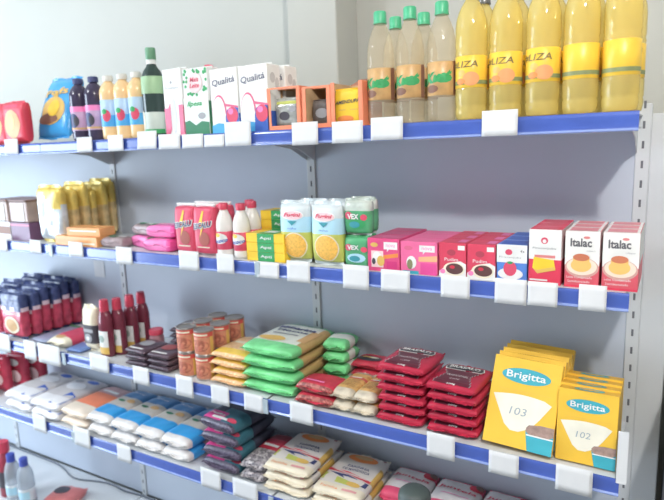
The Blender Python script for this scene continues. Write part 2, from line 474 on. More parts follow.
# juice bottles
def bottle_prof(rb, h, label=None, neck=0.013, shoulder=0.62, capz=0.90):
    z = lambda t: t * h
    return [(rb * .80, 0.0), (rb * .96, z(.015)), (rb, z(.05)), (rb, z(.24)), (rb * .97, z(.26)), (rb * .97, z(.50)), (rb, z(.53)), (rb * .995, z(shoulder))] + [
            (rb * k, z(shoulder + (capz - .03 - shoulder) * q)) for k, q in ((.94, .30), (.80, .58), (.58, .84))] + [(neck, z(capz - .03)), (neck, z(capz))]
def make_bottle(name, rb, h, body, cap, label=None, neck=0.013, shoulder=0.62, capz=0.90, art=None, capr=0.016, span=2 * PI, lz=(.26, .50)):
    t = empty(name)
    mb = MB(); mb.lathe(bottle_prof(rb, h, None, neck, shoulder, capz), body, 28); mb.part('bottle_body', t)
    mb = MB(); mb.lathe([(capr * .98, h * capz - 0.004), (capr, h * capz), (capr, h - 0.003), (capr * .85, h)], cap, 20); mb.part('cap', t)
    if label:
        mb = MB(); rl = rb * .97 + 0.0012
        z0, z1 = lz[0] * h, lz[1] * h
        mb.lathe([(rl - 0.0006, z0), (rl, z0 + 0.0008), (rl, z1 - 0.0008), (rl - 0.0006, z1)], label, 28)
        if art: art(mb, cyl(rl, z0, z1, PI))
        mb.part('label', t)
    return t
GRAPE = P('grape_juice', (44, 36, 62), 0.15, 0.1, 12)
PEACH = P('peach_juice', (236, 196, 140), 0.15, 0.05, 12)
def art(mb, S):
    mb.patch(S, 0, 1, .78, 1, PINK, 10, 1); mb.disc(S, .5, .42, .2, .30, NAVY, 16, .001, 2); mb.disc(S, .62, .40, .1, .2, DARK, 12, .0014, 2); mb.patch(S, 0, 1, .06, .14, TAN, 10, 1)
LILAC = P('lilac_label', (186, 150, 186), 0.4)
r = Row(make_bottle('juice_bottle', 0.035, 0.222, GRAPE, NAVY, LILAC, art=art, capz=.93, shoulder=.72, capr=.018, lz=(.16, .55)), 'juice bottle', 'dark grape juice bottles')
r.put('dark purple juice bottle with pink label beside the blue snack bag', (px(1, 84, -.265), -.265, Z1))
r.put('dark purple juice bottle with pink label beside the orange juice bottles', (px(1, 99, -.265), -.265, Z1))
def art(mb, S):
    mb.patch(S, 0, 1, 0, .42, SKY, 10, 1); mb.disc(S, .62, .40, .15, .22, PINKRED, 14, .001, 2); mb.disc(S, .55, .56, .1, .1, GREEN, 10, .0014, 2); mb.poly(S, [(.1, .42), (.45, .42), (.2, .75)], WHITE, .0007)
PBL = P('pale_blue_label', (170, 200, 228), 0.4)
CAPG = P('pale_grey_cap', (214, 212, 205), 0.4)
r = Row(make_bottle('juice_bottle', 0.033, 0.218, PEACH, CAPG, PBL, art=art, capz=.93, shoulder=.73, capr=.018, lz=(.20, .62)), 'juice bottle', 'orange juice bottles with blue labels')
for u, w in ((113.5, 'leftmost of three, beside dark juice'), (127.5, 'middle one of three'), (141.5, 'rightmost of three, beside the green glass bottle')):
    r.put('orange juice bottle with pale blue fruit label, ' + w, (px(1, u, -.268), -.268, Z1))
# green glass bottle
t = empty('glass_bottle')
GLG = P('dark_green_glass', (30, 48, 44), 0.08, 0.1, 10)
GCAP = P('green_foil_cap', (86, 140, 104), 0.35)
mb = MB(); hb = .288
mb.lathe([(.030, 0), (.037, .004), (.038, .02), (.038, .175), (.036, .195), (.028, .215), (.018, .228), (.0145, .238), (.0145, .262)], GLG, 28); mb.part('bottle_body', t)
mb = MB(); mb.lathe([(.0158, .236), (.0158, .250), (.017, .252), (.017, .284), (.0155, .288)], [WHITE, GCAP, GCAP, GCAP], 20); mb.part('cap', t)
mb = MB(); mb.lathe([(.0384, .140), (.0388, .141), (.0388, .176), (.0368, .196)], P('pale_green_label', (150, 186, 140), .5), 28); mb.part('neck_label', t)
mb = MB(); mb.lathe([(.0384, .012), (.0388, .013), (.0388, .080), (.0384, .081)], P('grey_green_label', (196, 206, 196), .5), 28)
S = cyl(.0388, .012, .081, PI); mb.disc(S, .3, .6, .14, .5, CREAM, 16, .001, 2); mb.patch(S, 0, 1, 0, .2, GREEN, 10, 1); mb.part('front_label', t)
tag(t, 'tall dark green glass bottle with green cap and pale green label', 'bottle', None, (px(1, 157.5, -.262), -.262, Z1))
# milk cartons
def carton(name, w, d, h, base, artf, tab=None):
    t = empty(name); mb = MB(); mb.box(-w / 2, w / 2, -d / 2, d / 2, 0, h, base, .0015)
    artf(mb, front(-w / 2, w / 2, 0, h, -d / 2), topf(-w / 2, w / 2, -d / 2, d / 2, h), side(-d / 2, d / 2, 0, h, w / 2))
    mb.part('carton_body', t)
    mb = MB(); mb.box(-w / 2 + .004, w / 2 - .004, -.0018, .0018, h, h + .006, base, .0006); mb.part('top_seam', t)
    if tab: mb = MB(); mb.lathe([(.014, h), (.014, h + .010), (.012, h + .0115)], tab, 16, w * .1, -d * .25); mb.part('cap', t)
    return t
ROSE = P('rose_print', (222, 92, 130), .4)
PGREY = P('pale_grey_print', (206, 208, 212), .45)
def art(mb, F, T, S):
    mb.disc(F, .46, .80, .06, .022, GREY, 10); mb.text(F, 'Piracanjuba', .48, .715, .72, .045, GREY)
    mb.patch(F, 0, .20, 0, .42, ROSE); mb.patch(F, .78, 1, 0, .46, ROSE); mb.poly(F, [(.2, .42), (.34, .50), (.34, .1), (.2, 0)], ROSE)
    mb.disc(F, .52, .30, .14, .26, PGREY, 18); mb.patch(S, 0, 1, 0, .45, ROSE)
tag(carton('milk_carton', .083, .064, .207, WHITE, art), 'tall white milk carton with rose red lower corners', 'carton', None, (px(1, 175.5), -.27, Z1), R(-3))
def art(mb, F, T, S):
    random.seed(3)
    for i in range(26):
        a, b = random.choice([(random.random() * .18, .62 + random.random() * .36), (.82 + random.random() * .17, .62 + random.random() * .36), (random.random(), .93 + random.random() * .05), (random.random(), .60 + random.random() * .04)])
        mb.disc(F, min(.95, max(.05, a)), min(.97, b), .05, .025, GREEN, 8, .0006 + i * .00004)
    mb.disc(F, .5, .78, .30, .15, P('pale_rose_print', (240, 205, 205), .5), 18, .0022)
    mb.text(F, 'Mais', .5, .83, .34, .07, PINKRED, .003, .02, .1); mb.text(F, 'Leite', .5, .74, .38, .07, PINKRED, .003, .02, .1)
    mb.patch(F, 0, 1, 0, .56, P('pale_mint_print', (226, 238, 230), .5), 1, 1, .0024)
    mb.text(F, 'Ilpesa', .46, .46, .60, .10, GREEN, .003, .03, .12)
    mb.poly(F, [(0, 0), (1, 0), (1, .18), (.7, .20), (.45, .14), (.2, .22), (0, .2)], DGREEN, .0028); mb.disc(F, .72, .28, .16, .05, GREY, 10, .0031)
    mb.patch(S, 0, 1, 0, .5, DGREEN)
r = Row(carton('milk_carton', .100, .064, .200, WHITE, art), 'carton')
r.put('milk carton with green leaf border and pink lettering', (px(1, 198), -.27, Z1))
def art(mb, F, T, S): mb.patch(F, 0, 1, .9, 1, PINKRED); mb.patch(T, 0, 1, 0, 1, PINKRED); mb.patch(F, 0, 1, 0, .4, ROSE)
tag(carton('milk_carton', .064, .064, .209, WHITE, art, PINKRED), 'milk carton with a red top hidden behind the green leaf one', 'carton', None, (-1.252, -.19, Z1))
QPALE = P('milk_white_print', (238, 236, 232), .4)
QINK = P('slate_lettering', (88, 90, 112), .5)
def art(mb, F, T, S):
    mb.text(F, 'Qualitá', .5, .80, .84, .115, QINK, .0012, .012, 0, .05)
    mb.disc(F, .30, .30, .27, .30, ROSE, 24, .0008, 1, 0, PI); mb.disc(F, .28, .30, .24, .27, QPALE, 24, .0011, 1, 0, PI)
    mb.patch(F, .04, .52, .14, .30, QPALE, 1, 1, .0011)
    mb.poly(F, [(.48, 0), (1, 0), (1, .40), (.58, .36), (.50, .22)], BLUE, .0010); mb.disc(F, .77, .27, .21, .13, PINKRED, 18, .0014); mb.disc(F, .72, .33, .10, .05, PINK, 12, .0018)
    mb.poly(F, [(.0, 0), (.5, 0), (.52, .14), (.25, .16), (0, .12)], SKY, .0014)
    mb.poly(F, [(.48, .42), (1, .38), (1, .41), (.5, .46)], ROSE, .0012)
    mb.disc(S, .4, .80, .2, .08, P('faint_grey_print', (196, 192, 190), .5), 14); mb.disc(S, .72, .72, .16, .09, P('faint_grey_print', (196, 192, 190), .5), 14, .0012)
    mb.patch(S, 0, 1, 0, .30, BLUE)
r = Row(carton('milk_carton', .104, .064, .188, QPALE, art), 'carton', 'long-life milk cartons with slate lettering')
r.put('white long-life milk carton with slate lettering beside the green leaf carton', (-1.107, -.272, Z1))
r.put('white long-life milk carton with slate lettering beside the orange boxes', (-.997, -.272, Z1))
r.put('white long-life milk carton second in depth behind the left front one', (-1.100, -.195, Z1))
r.put('white long-life milk carton behind the right one, its grey side showing', (-.988, -.195, Z1))
# orange display boxes
KRAFT = P('kraft_inside', (196, 158, 116), .7, .08, 20)
OBOX = P('orange_card', (236, 130, 92), .55, .05, 20)
def display_box(w, d, h, flap=False, sill=.012, stile=.012):
    t = empty('display_box'); k = .0022
    mb = MB()
    x0, x1, y0, y1 = -w / 2, w / 2, -d / 2, d / 2
    mb.box(x0, x1, y0, y1, 0, k, OBOX, .0004, top=KRAFT)
    mb.box(x0, x1, y1 - k, y1, k, h, OBOX, .0004, front=KRAFT)
    mb.box(x0, x0 + k, y0 + k, y1 - k, k, h, OBOX, .0004, right=KRAFT)
    mb.box(x1 - k, x1, y0 + k, y1 - k, k, h, OBOX, .0004, left=KRAFT)
    if not flap: mb.box(x0 + k, x1 - k, y0 + .05, y1 - k, h - k, h, OBOX, .0004, bottom=KRAFT)
    mb.part('tray', t)
    mb = MB(); mb.box(x0, x0 + stile, y0, y0 + k, k, h, OBOX, .0004, back=KRAFT); mb.box(x1 - stile, x1, y0, y0 + k, k, h, OBOX, .0004, back=KRAFT)
    mb.box(x0 + stile, x1 - stile, y0, y0 + k, k, sill, OBOX, .0004, back=KRAFT); mb.box(x0 + stile, x1 - stile, y0, y0 + k, h - .005, h, OBOX, .0004, back=KRAFT) if not flap else None
    mb.part('front_frame', t)
    if flap:
        mb = MB(); c, s_ = math.cos(R(18)), math.sin(R(18)); L = .07
        vs = [(x, y1 - k + y * c - z * s_ * 0, h + y * s_ + z) for z in (0, k) for x, y in ((x0, 0), (x1, 0), (x1, L), (x0, L))]
        mb.add(vs, [(3, 2, 1, 0), (4, 5, 6, 7), (0, 1, 5, 4), (1, 2, 6, 5), (2, 3, 7, 6), (3, 0, 4, 7)], P('brown_card_flap', (176, 110, 84), .6)); mb.part('lid_flap', t)
    return t
def xw(u0, u1, y=YF): a, b = px(1, u0, y), px(1, u1, y); return (a + b) / 2, b - a
c, w = xw(268.5, 301); tag(display_box(w, .13, .118), 'open orange display box holding a silver packet', 'display box', 'orange display boxes', (c, -.24, Z1))
bx1 = c
c, w = xw(303, 331); tag(display_box(w, .13, .112), 'narrow open orange display box holding dark packets, middle one', 'display box', 'orange display boxes', (c, -.24, Z1))
bx2 = c
c, w = xw(331.5, 363); tag(display_box(w, .12, .116, True), 'open orange display box with raised brown flap and yellow packet', 'display box', 'orange display boxes', (c, -.245, Z1))
bx3 = c
SILV = P('silver_foil', (190, 192, 186), .22, .25, 40, .8, 45, .5)
mb = MB(); S = mb.pillow(.090, .088, .028, lambda u, v, t: SILV, stand(.028, .088), seed=8, fin=.005); mb.patch(S, .1, .9, .82, .93, OLIVE, 6, 1, .001); mb.disc(S, .4, .4, .2, .16, DARK, 12, .001, 3); mb.disc(S, .7, .65, .14, .12, GREY, 12, .001, 3)
tag(mb.solo('sweet_packet'), 'silver foil packet inside the left orange display box', 'packet', None, (bx1, -.276, Z1 + .0028))
DPK = P('dark_foil', (84, 74, 70), .3, .3, 50, .6, 45)
mb = MB(); S = mb.pillow(.070, .076, .024, lambda u, v, t: DPK, stand(.024, .076), seed=4, fin=.004); mb.disc(S, .5, .5, .3, .2, GREY, 12, .001, 3)
r = Row(mb.solo('sweet_packet'), 'packet')
r.put('dark foil packet inside the middle orange display box', (bx2 + .002, -.268, Z1 + .0028), R(0))
mb = MB(); S = mb.pillow(.086, .098, .026, lambda u, v, t: YELLOW, stand(.026, .098), seed=6, fin=.004, pw=.25, amp=.04)
mb.text(S, 'AMENDUPÃ', .5, .66, .86, .13, DARK, .0024, .03, .04, .05); mb.patch(S, .18, .42, .40, .43, GOLD, 3, 1, .0015); mb.patch(S, .58, .84, .40, .43, GOLD, 3, 1, .0015); mb.disc(S, .4, .15, .3, .10, ORANGE, 14, .0015, 3)
tag(mb.solo('sweet_packet'), 'yellow packet with black lettering inside the flapped orange box', 'packet', None, (bx3 - .002, -.281, Z1 + .0028))
# soft drink bottles
PET = clear('clear_drink_plastic', (247, 243, 232), (226, 214, 194), .24, .06)
GRC = P('green_screw_cap', (60, 170, 120), .35)
GUAL = P('gold_brown_label', (196, 150, 92), .35, .2, 30)
def art(mb, S):
    mb.patch(S, 0, .12, 0, 1, CREAM, 2, 1); mb.patch(S, .86, 1, 0, 1, BROWN, 2, 1)
    mb.text(S, 'Kuat', .5, .56, .6, .34, GREEN, .0014, .05, .1, .14); mb.disc(S, .35, .20, .16, .12, BROWN, 10, .001, 2)
    mb.disc(S, .62, .50, .2, .14, GREEN, 10, .0009, 2)
def make_pet(name, rb, h, body, cap, label, artf, capz, lz, capr=.0165, neck=.0125, sh=((.95, .68), (.83, .76), (.62, .83), (.43, .88))):
    t = empty(name); z = lambda q: q * h
    mb = MB()
    prof = [(rb * .55, 0.004), (rb * .78, 0), (rb * .93, z(.015)), (rb * .985, z(.05)), (rb, z(.09)), (rb * .95, z(.105)), (rb, z(.12)), (rb, z(lz[0] - .015)), (rb * .965, z(lz[0])), (rb * .965, z(lz[1])), (rb, z(lz[1] + .02)),
            (rb * .955, z(lz[1] + .045)), (rb * .99, z(lz[1] + .07))] + [(rb * k, z(q)) for k, q in sh] + [(neck, z(capz - .02)), (neck, z(capz))]
    mb.lathe(prof, body, 28); mb.part('bottle_body', t)
    mb = MB(); n = 20
    mb.lathe([(capr, z(capz) - .004), (capr, h - .003), (capr * .88, h)], cap, n); mb.lathe([(capr * 1.06, z(capz) - .0075), (capr * 1.06, z(capz) - .0045)], cap, n); mb.part('cap', t)
    mb = MB(); rl = rb * .965 + .001
    mb.lathe([(rl - .0006, z(lz[0])), (rl, z(lz[0]) + .0006), (rl, z(lz[1]) - .0006), (rl - .0006, z(lz[1]))], label, 28)
    artf(mb, cyl(rl, z(lz[0]), z(lz[1]), PI)); mb.part('label', t)
    return t
r = Row(make_pet('soft_drink_bottle', .036, .285, PET, GRC, GUAL, art, .92, (.22, .50)), 'drink bottle', 'clear soft drink bottles with green caps')
for u, y, w in ((382, -.265, 'front row leftmost, beside the orange boxes'), (411, -.265, 'front row middle one of three'), (442, -.265, 'front row rightmost, beside the cooking oil')):
    r.put('clear soft drink bottle with green cap, ' + w, (px(1, u, y), y, Z1), R(4))
for u, w in ((397, 'between the left and middle front bottles'), (424.5, 'between the middle and right front bottles')):
    r.put('clear soft drink bottle with green cap, back row ' + w, (px(1, u, -.178), -.178, Z1), R(25))
# cooking oil
OIL = clear('yellow_oil_plastic', (252, 244, 200), (236, 216, 138), .42, .06)
OCAP = clear('smoky_cap', (190, 190, 190), (120, 120, 120), .8, .2)
OLAB = P('yellow_oil_label', (244, 196, 52), .35)
def art(mb, S):
    mb.text(S, '#LIZA', .40, .72, .60, .22, P('dark_olive_ink', (120, 100, 50), .5), .0012, .01, .05)
    mb.patch(S, -.5, 1.5, .10, .22, P('grey_green_band', (120, 130, 80), .5), 28, 1, .0006); mb.disc(S, .55, .27, .17, .22, P('peach_picture', (232, 150, 90), .5), 16, .001, 2); mb.disc(S, .34, .2, .1, .1, ORANGE, 12, .0014, 2)
    mb.disc(S, .36, .46, .08, .10, GOLD, 12, .001, 2)
r = Row(make_pet('oil_bottle', .038, .312, OIL, OCAP, OLAB, art, .925, (.240, .475), sh=((.985, .69), (.93, .745), (.80, .80), (.62, .845), (.44, .88))), 'oil bottle', 'yellow cooking oil bottles')
OX = [471, 505, 541.5, 579, 619]
for k, u in enumerate(OX):
    r.put(['yellow cooking oil bottle beside the clear soft drink bottles, front row', 'yellow cooking oil bottle above the large white price tag, front row', 'yellow cooking oil bottle in the middle of the front row',
           'yellow cooking oil bottle second from the right in the front row', 'yellow cooking oil bottle at the right end of the top shelf'][k], (px(1, u, -.268), -.268, Z1), R(6 if k < 3 else 170))
for k, u in enumerate(OX):
    x = px(1, u, -.268)
    r.put('yellow cooking oil bottle in the back row behind the %s front one from the left' % TH[k], (x + .004, -.182, Z1), R(15))

# ================================================================== SECOND SHELF
Z2 = DECK[2]
def xs(s, u0, u1, y=YF): a, b = px(s, u0, y), px(s, u1, y); return (a + b) / 2, b - a
def carton_box(w, d, h, base, artf=None, b=.001, **face):
    mb = MB(); mb.box(-w / 2, w / 2, 0, d, 0, h, base, b, **face)
    if artf: artf(mb, front(-w / 2, w / 2, 0, h, 0), topf(-w / 2, w / 2, 0, d, h), side(0, d, 0, h, w / 2))
    return mb
# trays of sweets on top of purple boxes
PURP = P('plum_box', (104, 66, 100), .4)
mb = carton_box(.125, .15, .075, PURP, lambda m, F, T, S: m.patch(F, .0, 1, .82, .9, ROSE))
r = Row(mb.solo('plum_box'), 'box', 'plum coloured boxes under the sweets trays')
r.put('plum coloured box below the right sweets tray on the second shelf', (-2.230, -.30, Z2))
SILB = P('silver_card', (200, 196, 204), .3)
mb = carton_box(.155, .15, .075, SILB, lambda m, F, T, S: (m.patch(F, 0, 1, .32, .75, BROWN), m.patch(F, 0, 1, .06, .26, WHITE)))
tag(mb.solo('silver_box'), 'silver and brown striped box at the left end of the second shelf', 'box', None, (-2.376, -.30, Z2))
BRN = P('brown_wrapped_sweets', (172, 148, 142), .35, .12, 20)
def sweets_tray():
    t = empty('sweets_tray'); mb = MB(); mb.box(-.060, .060, 0, .14, 0, .085, BRN, .004); mb.part('tray_body', t)
    mb = MB(); mb.box(-.035, .040, -.003, 0, .004, .075, WHITE, .002); mb.part('painted_reflection', t)  # white plate stands in for the reflection on the tray front
    mb = MB(); mb.box(-.062, .062, -.004, .145, .085, .092, P('brown_lid', (128, 96, 90), .4), .002); mb.part('lid', t)
    return t
r = Row(sweets_tray(), 'tray', 'brown trays of sweets on the plum boxes')
r.put('brown sweets tray with painted white reflection on the plum box', (-2.232, -.298, Z2 + .0755))
r.put('brown sweets tray with painted white reflection on the silver striped box', (-2.366, -.298, Z2 + .0755))
# gold bags
GFOIL = P('gold_foil', (222, 190, 84), .28, .25, 26, .6, 30, .2)
GFOIL2 = P('dark_gold_foil', (206, 176, 118), .3, .3, 26, .6, 30, .2)
SFOIL = P('silver_blue_foil', (206, 214, 220), .2, .2, 22, .7, 28, .3)
def gold_bag(f1, f2, sd):
    mb = MB(); S = mb.pillow(.140, .228, .040, lambda u, v, t: f1 if v > .45 + .35 * math.sin(3 * u + sd) else f2, stand(.040, .228), seed=sd, fin=.012, finmat=GFOIL, p=6, pw=.3, amp=.3)
    return mb.solo('foil_bag')
tag(gold_bag(GFOIL, SFOIL, 3), 'silver foil bag with gold edge, front of the gold bag row', 'foil bag', 'foil bags on the second shelf', (-2.040, -.275, Z2), R(4))
r = Row(gold_bag(GFOIL, GFOIL2, 9), 'foil bag', 'foil bags on the second shelf')
for k in range(5): r.put('gold foil bag %s behind the silver front bag' % ['directly', 'second', 'third', 'fourth', 'last, at the back panel,'][k], (-2.030 + [.0, .012, -.008, .010, .0][k], -.228 + k * .0455, Z2), R([2, -2, 3, -2, 2][k])).scale = (1, .98, [.95, 1.03, .92, 1.0, 1.05][k])
# orange flat boxes
OPK = P('orange_carton', (238, 160, 92), .4)
mb = carton_box(.235, .075, .036, OPK, lambda m, F, T, S: (m.patch(F, .04, .5, .3, .6, TAN), m.patch(F, .6, .95, .2, .4, CREAM), m.patch(T, .1, .9, .2, .8, GOLD)))
r = Row(mb.solo('flat_box'), 'box', 'flat orange boxes before the gold bags')
r.put('flat orange box at the front edge below the gold bags', (-1.868, -.312, Z2), R(1))
mb = carton_box(.17, .075, .032, OPK, lambda m, F, T, S: m.patch(F, .1, .9, .55, .7, WHITE))
tag(mb.solo('flat_box'), 'flat orange box lying on top of the other orange box', 'box', 'flat orange boxes before the gold bags', (-1.835, -.300, Z2 + .0365), R(5))
# pink packs
PK = P('pink_wrapper', (236, 110, 176), .3, .05, 12, .3, 30)
def pink_pack(sd):
    mb = MB(); S = mb.pillow(.135, .075, .046, lambda u, v, t: HOTPINK if u > .72 else PK, None, seed=sd, fin=.004, pw=.3, p=6)
    F = lambda a, b, e: (-.0675 + .135 * a, -.0345 - e - .004, .046 * b)
    mb.disc(S, .16, .3, .12, .2, GREEN, 12, .002, 3); mb.text(S, 'Floral', .5, .35, .3, .3, WHITE, .003)
    return mb.solo('wafer_pack')
r = Row(pink_pack(1), 'wafer pack', 'pink wafer packs left of the red packets')
r.put('pink wafer pack at the shelf edge left of the red packets', (-1.455, -.265, Z2))
r.put('pink wafer pack on top of the front pink pack', (-1.450, -.248, Z2 + .0462), R(3))
r.put('pink wafer pack half hidden left of the front pink pack', (-1.575, -.225, Z2), R(-14))
GPK = P('grey_brown_wrapper', (150, 128, 130), .35, .2, 30, .3, 30)
mb = MB(); S = mb.pillow(.11, .07, .04, lambda u, v, t: GPK, None, seed=6, fin=.004, pw=.3); mb.disc(S, .4, .4, .2, .2, DGREEN, 12, .002, 3); mb.patch(S, .6, .9, .3, .6, WHITE, 4, 2, .002)
r = Row(mb.solo('wafer_pack'), 'wafer pack', 'grey wafer packs left of the pink ones')
r.put('grey wafer pack at the shelf edge beside the orange boxes', (-1.69, -.265, Z2), R(5))
r.put('grey wafer pack lying on the half hidden pink pack', (-1.572, -.225, Z2 + .0464), R(-10))
# red stand-up packets
def red_packet():
    w, h, d = .086, .166, .046
    t = empty('drink_powder_packet'); mb = MB()
    S = mb.pillow(w, h, d, lambda u, v, q: PINKRED, stand(d, h), seed=3, fin=.006, pw=.26, p=6, amp=.03, finmat=WHITE)
    mb.poly(S, [(.52, .92), (.30, .62), (.47, .64), (.36, .36), (.66, .70), (.50, .68), (.60, .92)], YELLOW, .002)
    mb.text(S, 'ESCALU', .5, .62, .92, .15, WHITE, .0034, .09, .04, .08); mb.text(S, 'ESCALU', .5, .62, .86, .12, NAVY, .0042, .02, .04, .08)
    mb.disc(S, .56, .33, .26, .15, P('cocoa_picture', (160, 70, 60), .5), 16, .002, 3); mb.patch(S, .2, .8, .14, .165, CREAM, 5, 1, .002)
    mb.part('packet_body', t)
    mb = MB(); mb.box(-w / 2 + .002, w / 2 - .002, -.003, .005, h - .004, h + .004, WHITE, .001); mb.part('folded_top', t)
    return t
r = Row(red_packet(), 'packet', 'red stand-up packets with a yellow bolt')
r.put('red stand-up packet with yellow bolt beside the pink wafers', (px(2, 190, -.28), -.28, Z2))
r.put('red stand-up packet with yellow bolt beside the white bottles', (px(2, 209, -.283), -.283, Z2))
r.put('red stand-up packet behind the left one', (px(2, 192, -.28) + .01, -.215, Z2))
r.put('red stand-up packet behind the right one', (px(2, 209, -.28) + .01, -.215, Z2))
# white bottles
MILKW = P('coconut_milk', (232, 228, 222), .12, .03, 10)
REDCAP = P('red_cap', (206, 52, 78), .35)
def art(mb, S):
    mb.disc(S, .5, .62, .3, .3, WHITE, 14, .001, 2); mb.disc(S, .42, .80, .12, .12, YELLOW, 10, .0014, 2); mb.text(S, 'Sococo', .5, .5, .62, .22, BLUE, .002, .03, .05, .15)
r = Row(make_bottle('milk_bottle', .028, .172, MILKW, REDCAP, PINKRED, neck=.0125, shoulder=.56, capz=.90, art=art, capr=.0155, lz=(.14, .48)), 'bottle', 'white bottles with red caps')
r.put('white bottle with red cap and red label beside the red packets', (px(2, 226.5, -.272), -.272, Z2))
r.put('white bottle with red cap, second in the front row', (px(2, 243.5, -.272), -.272, Z2))
r.put('white bottle with red cap behind the green and yellow box stack', (px(2, 254.5, -.205), -.205, Z2))
r.put('white bottle with red cap in the back behind the first one', (-1.150, -.160, Z2))
# green and yellow boxes
def art(mb, F, T, S):
    mb.patch(F, .30, .74, 0, 1, GREEN); mb.patch(T, .30, .74, 0, 1, GREEN); mb.text(F, 'Apti', .52, .5, .3, .4, WHITE, .0012, .02)
    mb.patch(T, .36, .66, .3, .7, WHITE, 1, 1, .001)
GYB = carton_box(.142, .08, .0278, YELLOW, art).solo('gelatin_box')
r = Row(GYB, 'box', 'small green and yellow boxes')
for k in range(3): r.put(['bottom', 'middle', 'top'][k] + ' green and yellow box of the front stack', (-.985, -.305, Z2 + k * .0284))
for k in range(5): r.put('green and yellow box %s from the bottom of the back stack' % TH[k], (-1.008, -.195, Z2 + k * .0284))
# clear stand-up pouches
PCH = P('pouch_film', (206, 216, 220), .2, .06, 20, .3, 22)
def pouch():
    w, h, d = .104, .186, .048
    mb = MB()
    S = mb.pillow(w, h, d, lambda u, v, q: PALEBLUE if -.08 < v < .62 else (OLIVE if v < 0 else PCH), stand(d, h), seed=2, fin=.010, pw=.42, p=3, amp=.06, finmat=PCH)
    mb.disc(S, .50, .80, .36, .085, WHITE, 20, .0016, 3); mb.disc(S, .50, .80, .33, .07, P('pale_pink_print', (240, 200, 205), .4), 20, .0022, 3)
    mb.text(S, 'Fugini', .5, .80, .52, .09, PINKRED, .0034, .03, .1); mb.poly(S, [(.34, .70), (.66, .70), (.5, .62)], TEAL, .0024); mb.text(S, 'milho', .5, .57, .3, .035, BLUE, .003)
    mb.disc(S, .55, .26, .36, .22, P('corn_picture', (238, 178, 70), .5, .18, 160), 22, .0026, 3); mb.disc(S, .55, .26, .39, .24, CREAM, 22, .0018, 3)
    return mb.solo('food_pouch')
r = Row(pouch(), 'pouch', 'clear topped pouches with a corn picture')
r.put('pale blue and olive pouch with corn picture beside the box stack', (px(2, 298, -.275), -.275, Z2), R(2))
r.put('pale blue and olive pouch with corn picture beside the green packets', (px(2, 329.5, -.285), -.285, Z2), R(-3))
r.put('pale blue and olive pouch behind the left one, only its top crimp showing', (-.858, -.215, Z2))
r.put('pale blue and olive pouch behind the right one, only its top crimp showing', (-.762, -.215, Z2))
# green packets
GP = P('green_packet_film', (70, 160, 105), .25, .15, 26, .3, 30)
TFILM = P('clear_crinkled_film', (186, 196, 186), .18, .22, 30, .8, 30)
def green_packet(topfilm):
    h, d = .1, .04; mb = MB()
    if topfilm:
        h = .104
        S = mb.pillow(.084, h, d, lambda u, v, q: TFILM if v > .42 else GP, stand(d, h), seed=3, fin=.006, pw=.35, p=4, finmat=TFILM)
    else:
        h = .090; S = mb.pillow(.084, h, d, lambda u, v, q: GP, stand(d, h), seed=7, fin=.004, pw=.3, p=5)
    mb.text(S, 'VEX', .4, .66 if not topfilm else .52, .42, .16, WHITE, .003, .04); mb.disc(S, .22, .66 if not topfilm else .55, .14, .12, PINKRED, 10, .0018, 2); mb.disc(S, .78, .6 if not topfilm else .5, .12, .1, PINKRED, 10, .0018, 2)
    mb.disc(S, .5, .3, .34, .16, PALEBLUE if not topfilm else GREEN, 14, .0016, 3); mb.disc(S, .45, .28, .2, .1, TEAL, 12, .0024, 2)
    return mb.solo('spice_packet')
gb, gt = Row(green_packet(False), 'packet', 'green packets beside the pink boxes'), Row(green_packet(True), 'packet', 'green packets beside the pink boxes')
gb.put('lower green packet of the front pair beside the pink boxes', (px(2, 359, -.28), -.275, Z2))
gt.put('upper green packet with crinkled clear top, front pair', (px(2, 359, -.28), -.272, Z2 + .0903))
gb.put('lower green packet of the pair behind', (px(2, 359, -.28) - .012, -.225, Z2))
gt.put('upper green packet with clear top, pair behind', (px(2, 359, -.28) - .010, -.222, Z2 + .0903))
# pink boxes
PB1 = P('raspberry_card', (216, 62, 118), .4); PB2 = P('rose_card', (236, 96, 150), .4)
def art1(mb, F, T, S):
    mb.disc(F, .22, .80, .12, .07, GOLD, 12); mb.poly(F, [(.52, .68), (.62, .68), (.62, .60), (.68, .68), (.94, .68), (.94, .90), (.52, .90)], WHITE); mb.text(F, 'nova', .73, .79, .28, .08, PINK)
    mb.patch(F, .12, .50, .12, .62, P('pale_rose_print', (240, 205, 205), .5), 1, 1, .0006); mb.disc(F, .30, .44, .13, .16, WHITE, 14, .001); mb.disc(F, .42, .32, .12, .16, GOLD, 14, .0012); mb.disc(F, .2, .3, .06, .1, DARK, 10, .0014)
    mb.poly(F, [(.5, .38), (.96, .46), (.96, .58), (.5, .50)], ORANGE); mb.patch(F, .6, .92, .10, .32, MAGENTA); mb.patch(T, .05, .95, .15, .9, P('deep_pink_print', (206, 84, 130), .4))
def art2(mb, F, T, S):
    mb.disc(F, .22, .80, .12, .07, ROSE, 12); mb.poly(F, [(.52, .70), (.62, .70), (.62, .62), (.68, .70), (.94, .70), (.94, .90), (.52, .90)], WHITE); mb.text(F, 'nova', .73, .80, .28, .08, PINK)
    mb.disc(F, .30, .36, .14, .20, WHITE, 14, .0008); mb.disc(F, .26, .30, .08, .16, P('green_brown_print', (120, 120, 80), .5), 12, .0012)
    mb.poly(F, [(.5, .40), (1, .42), (1, .60), (.5, .54)], P('peach_print', (244, 170, 120), .5)); mb.patch(F, .55, .98, .0, .36, HOTPINK); mb.patch(F, .05, .5, 0, .1, TURQ)
w, h, d = .094, .090, .066
r = Row(carton_box(w, d, h, PB1, art1).solo('cake_mix_box'), 'box', 'raspberry pink boxes')
for k in range(3): r.put(['raspberry pink box at the front beside the green packets', 'raspberry pink box second in depth', 'raspberry pink box at the back'][k], (-.590, -.307 + k * .0675, Z2))
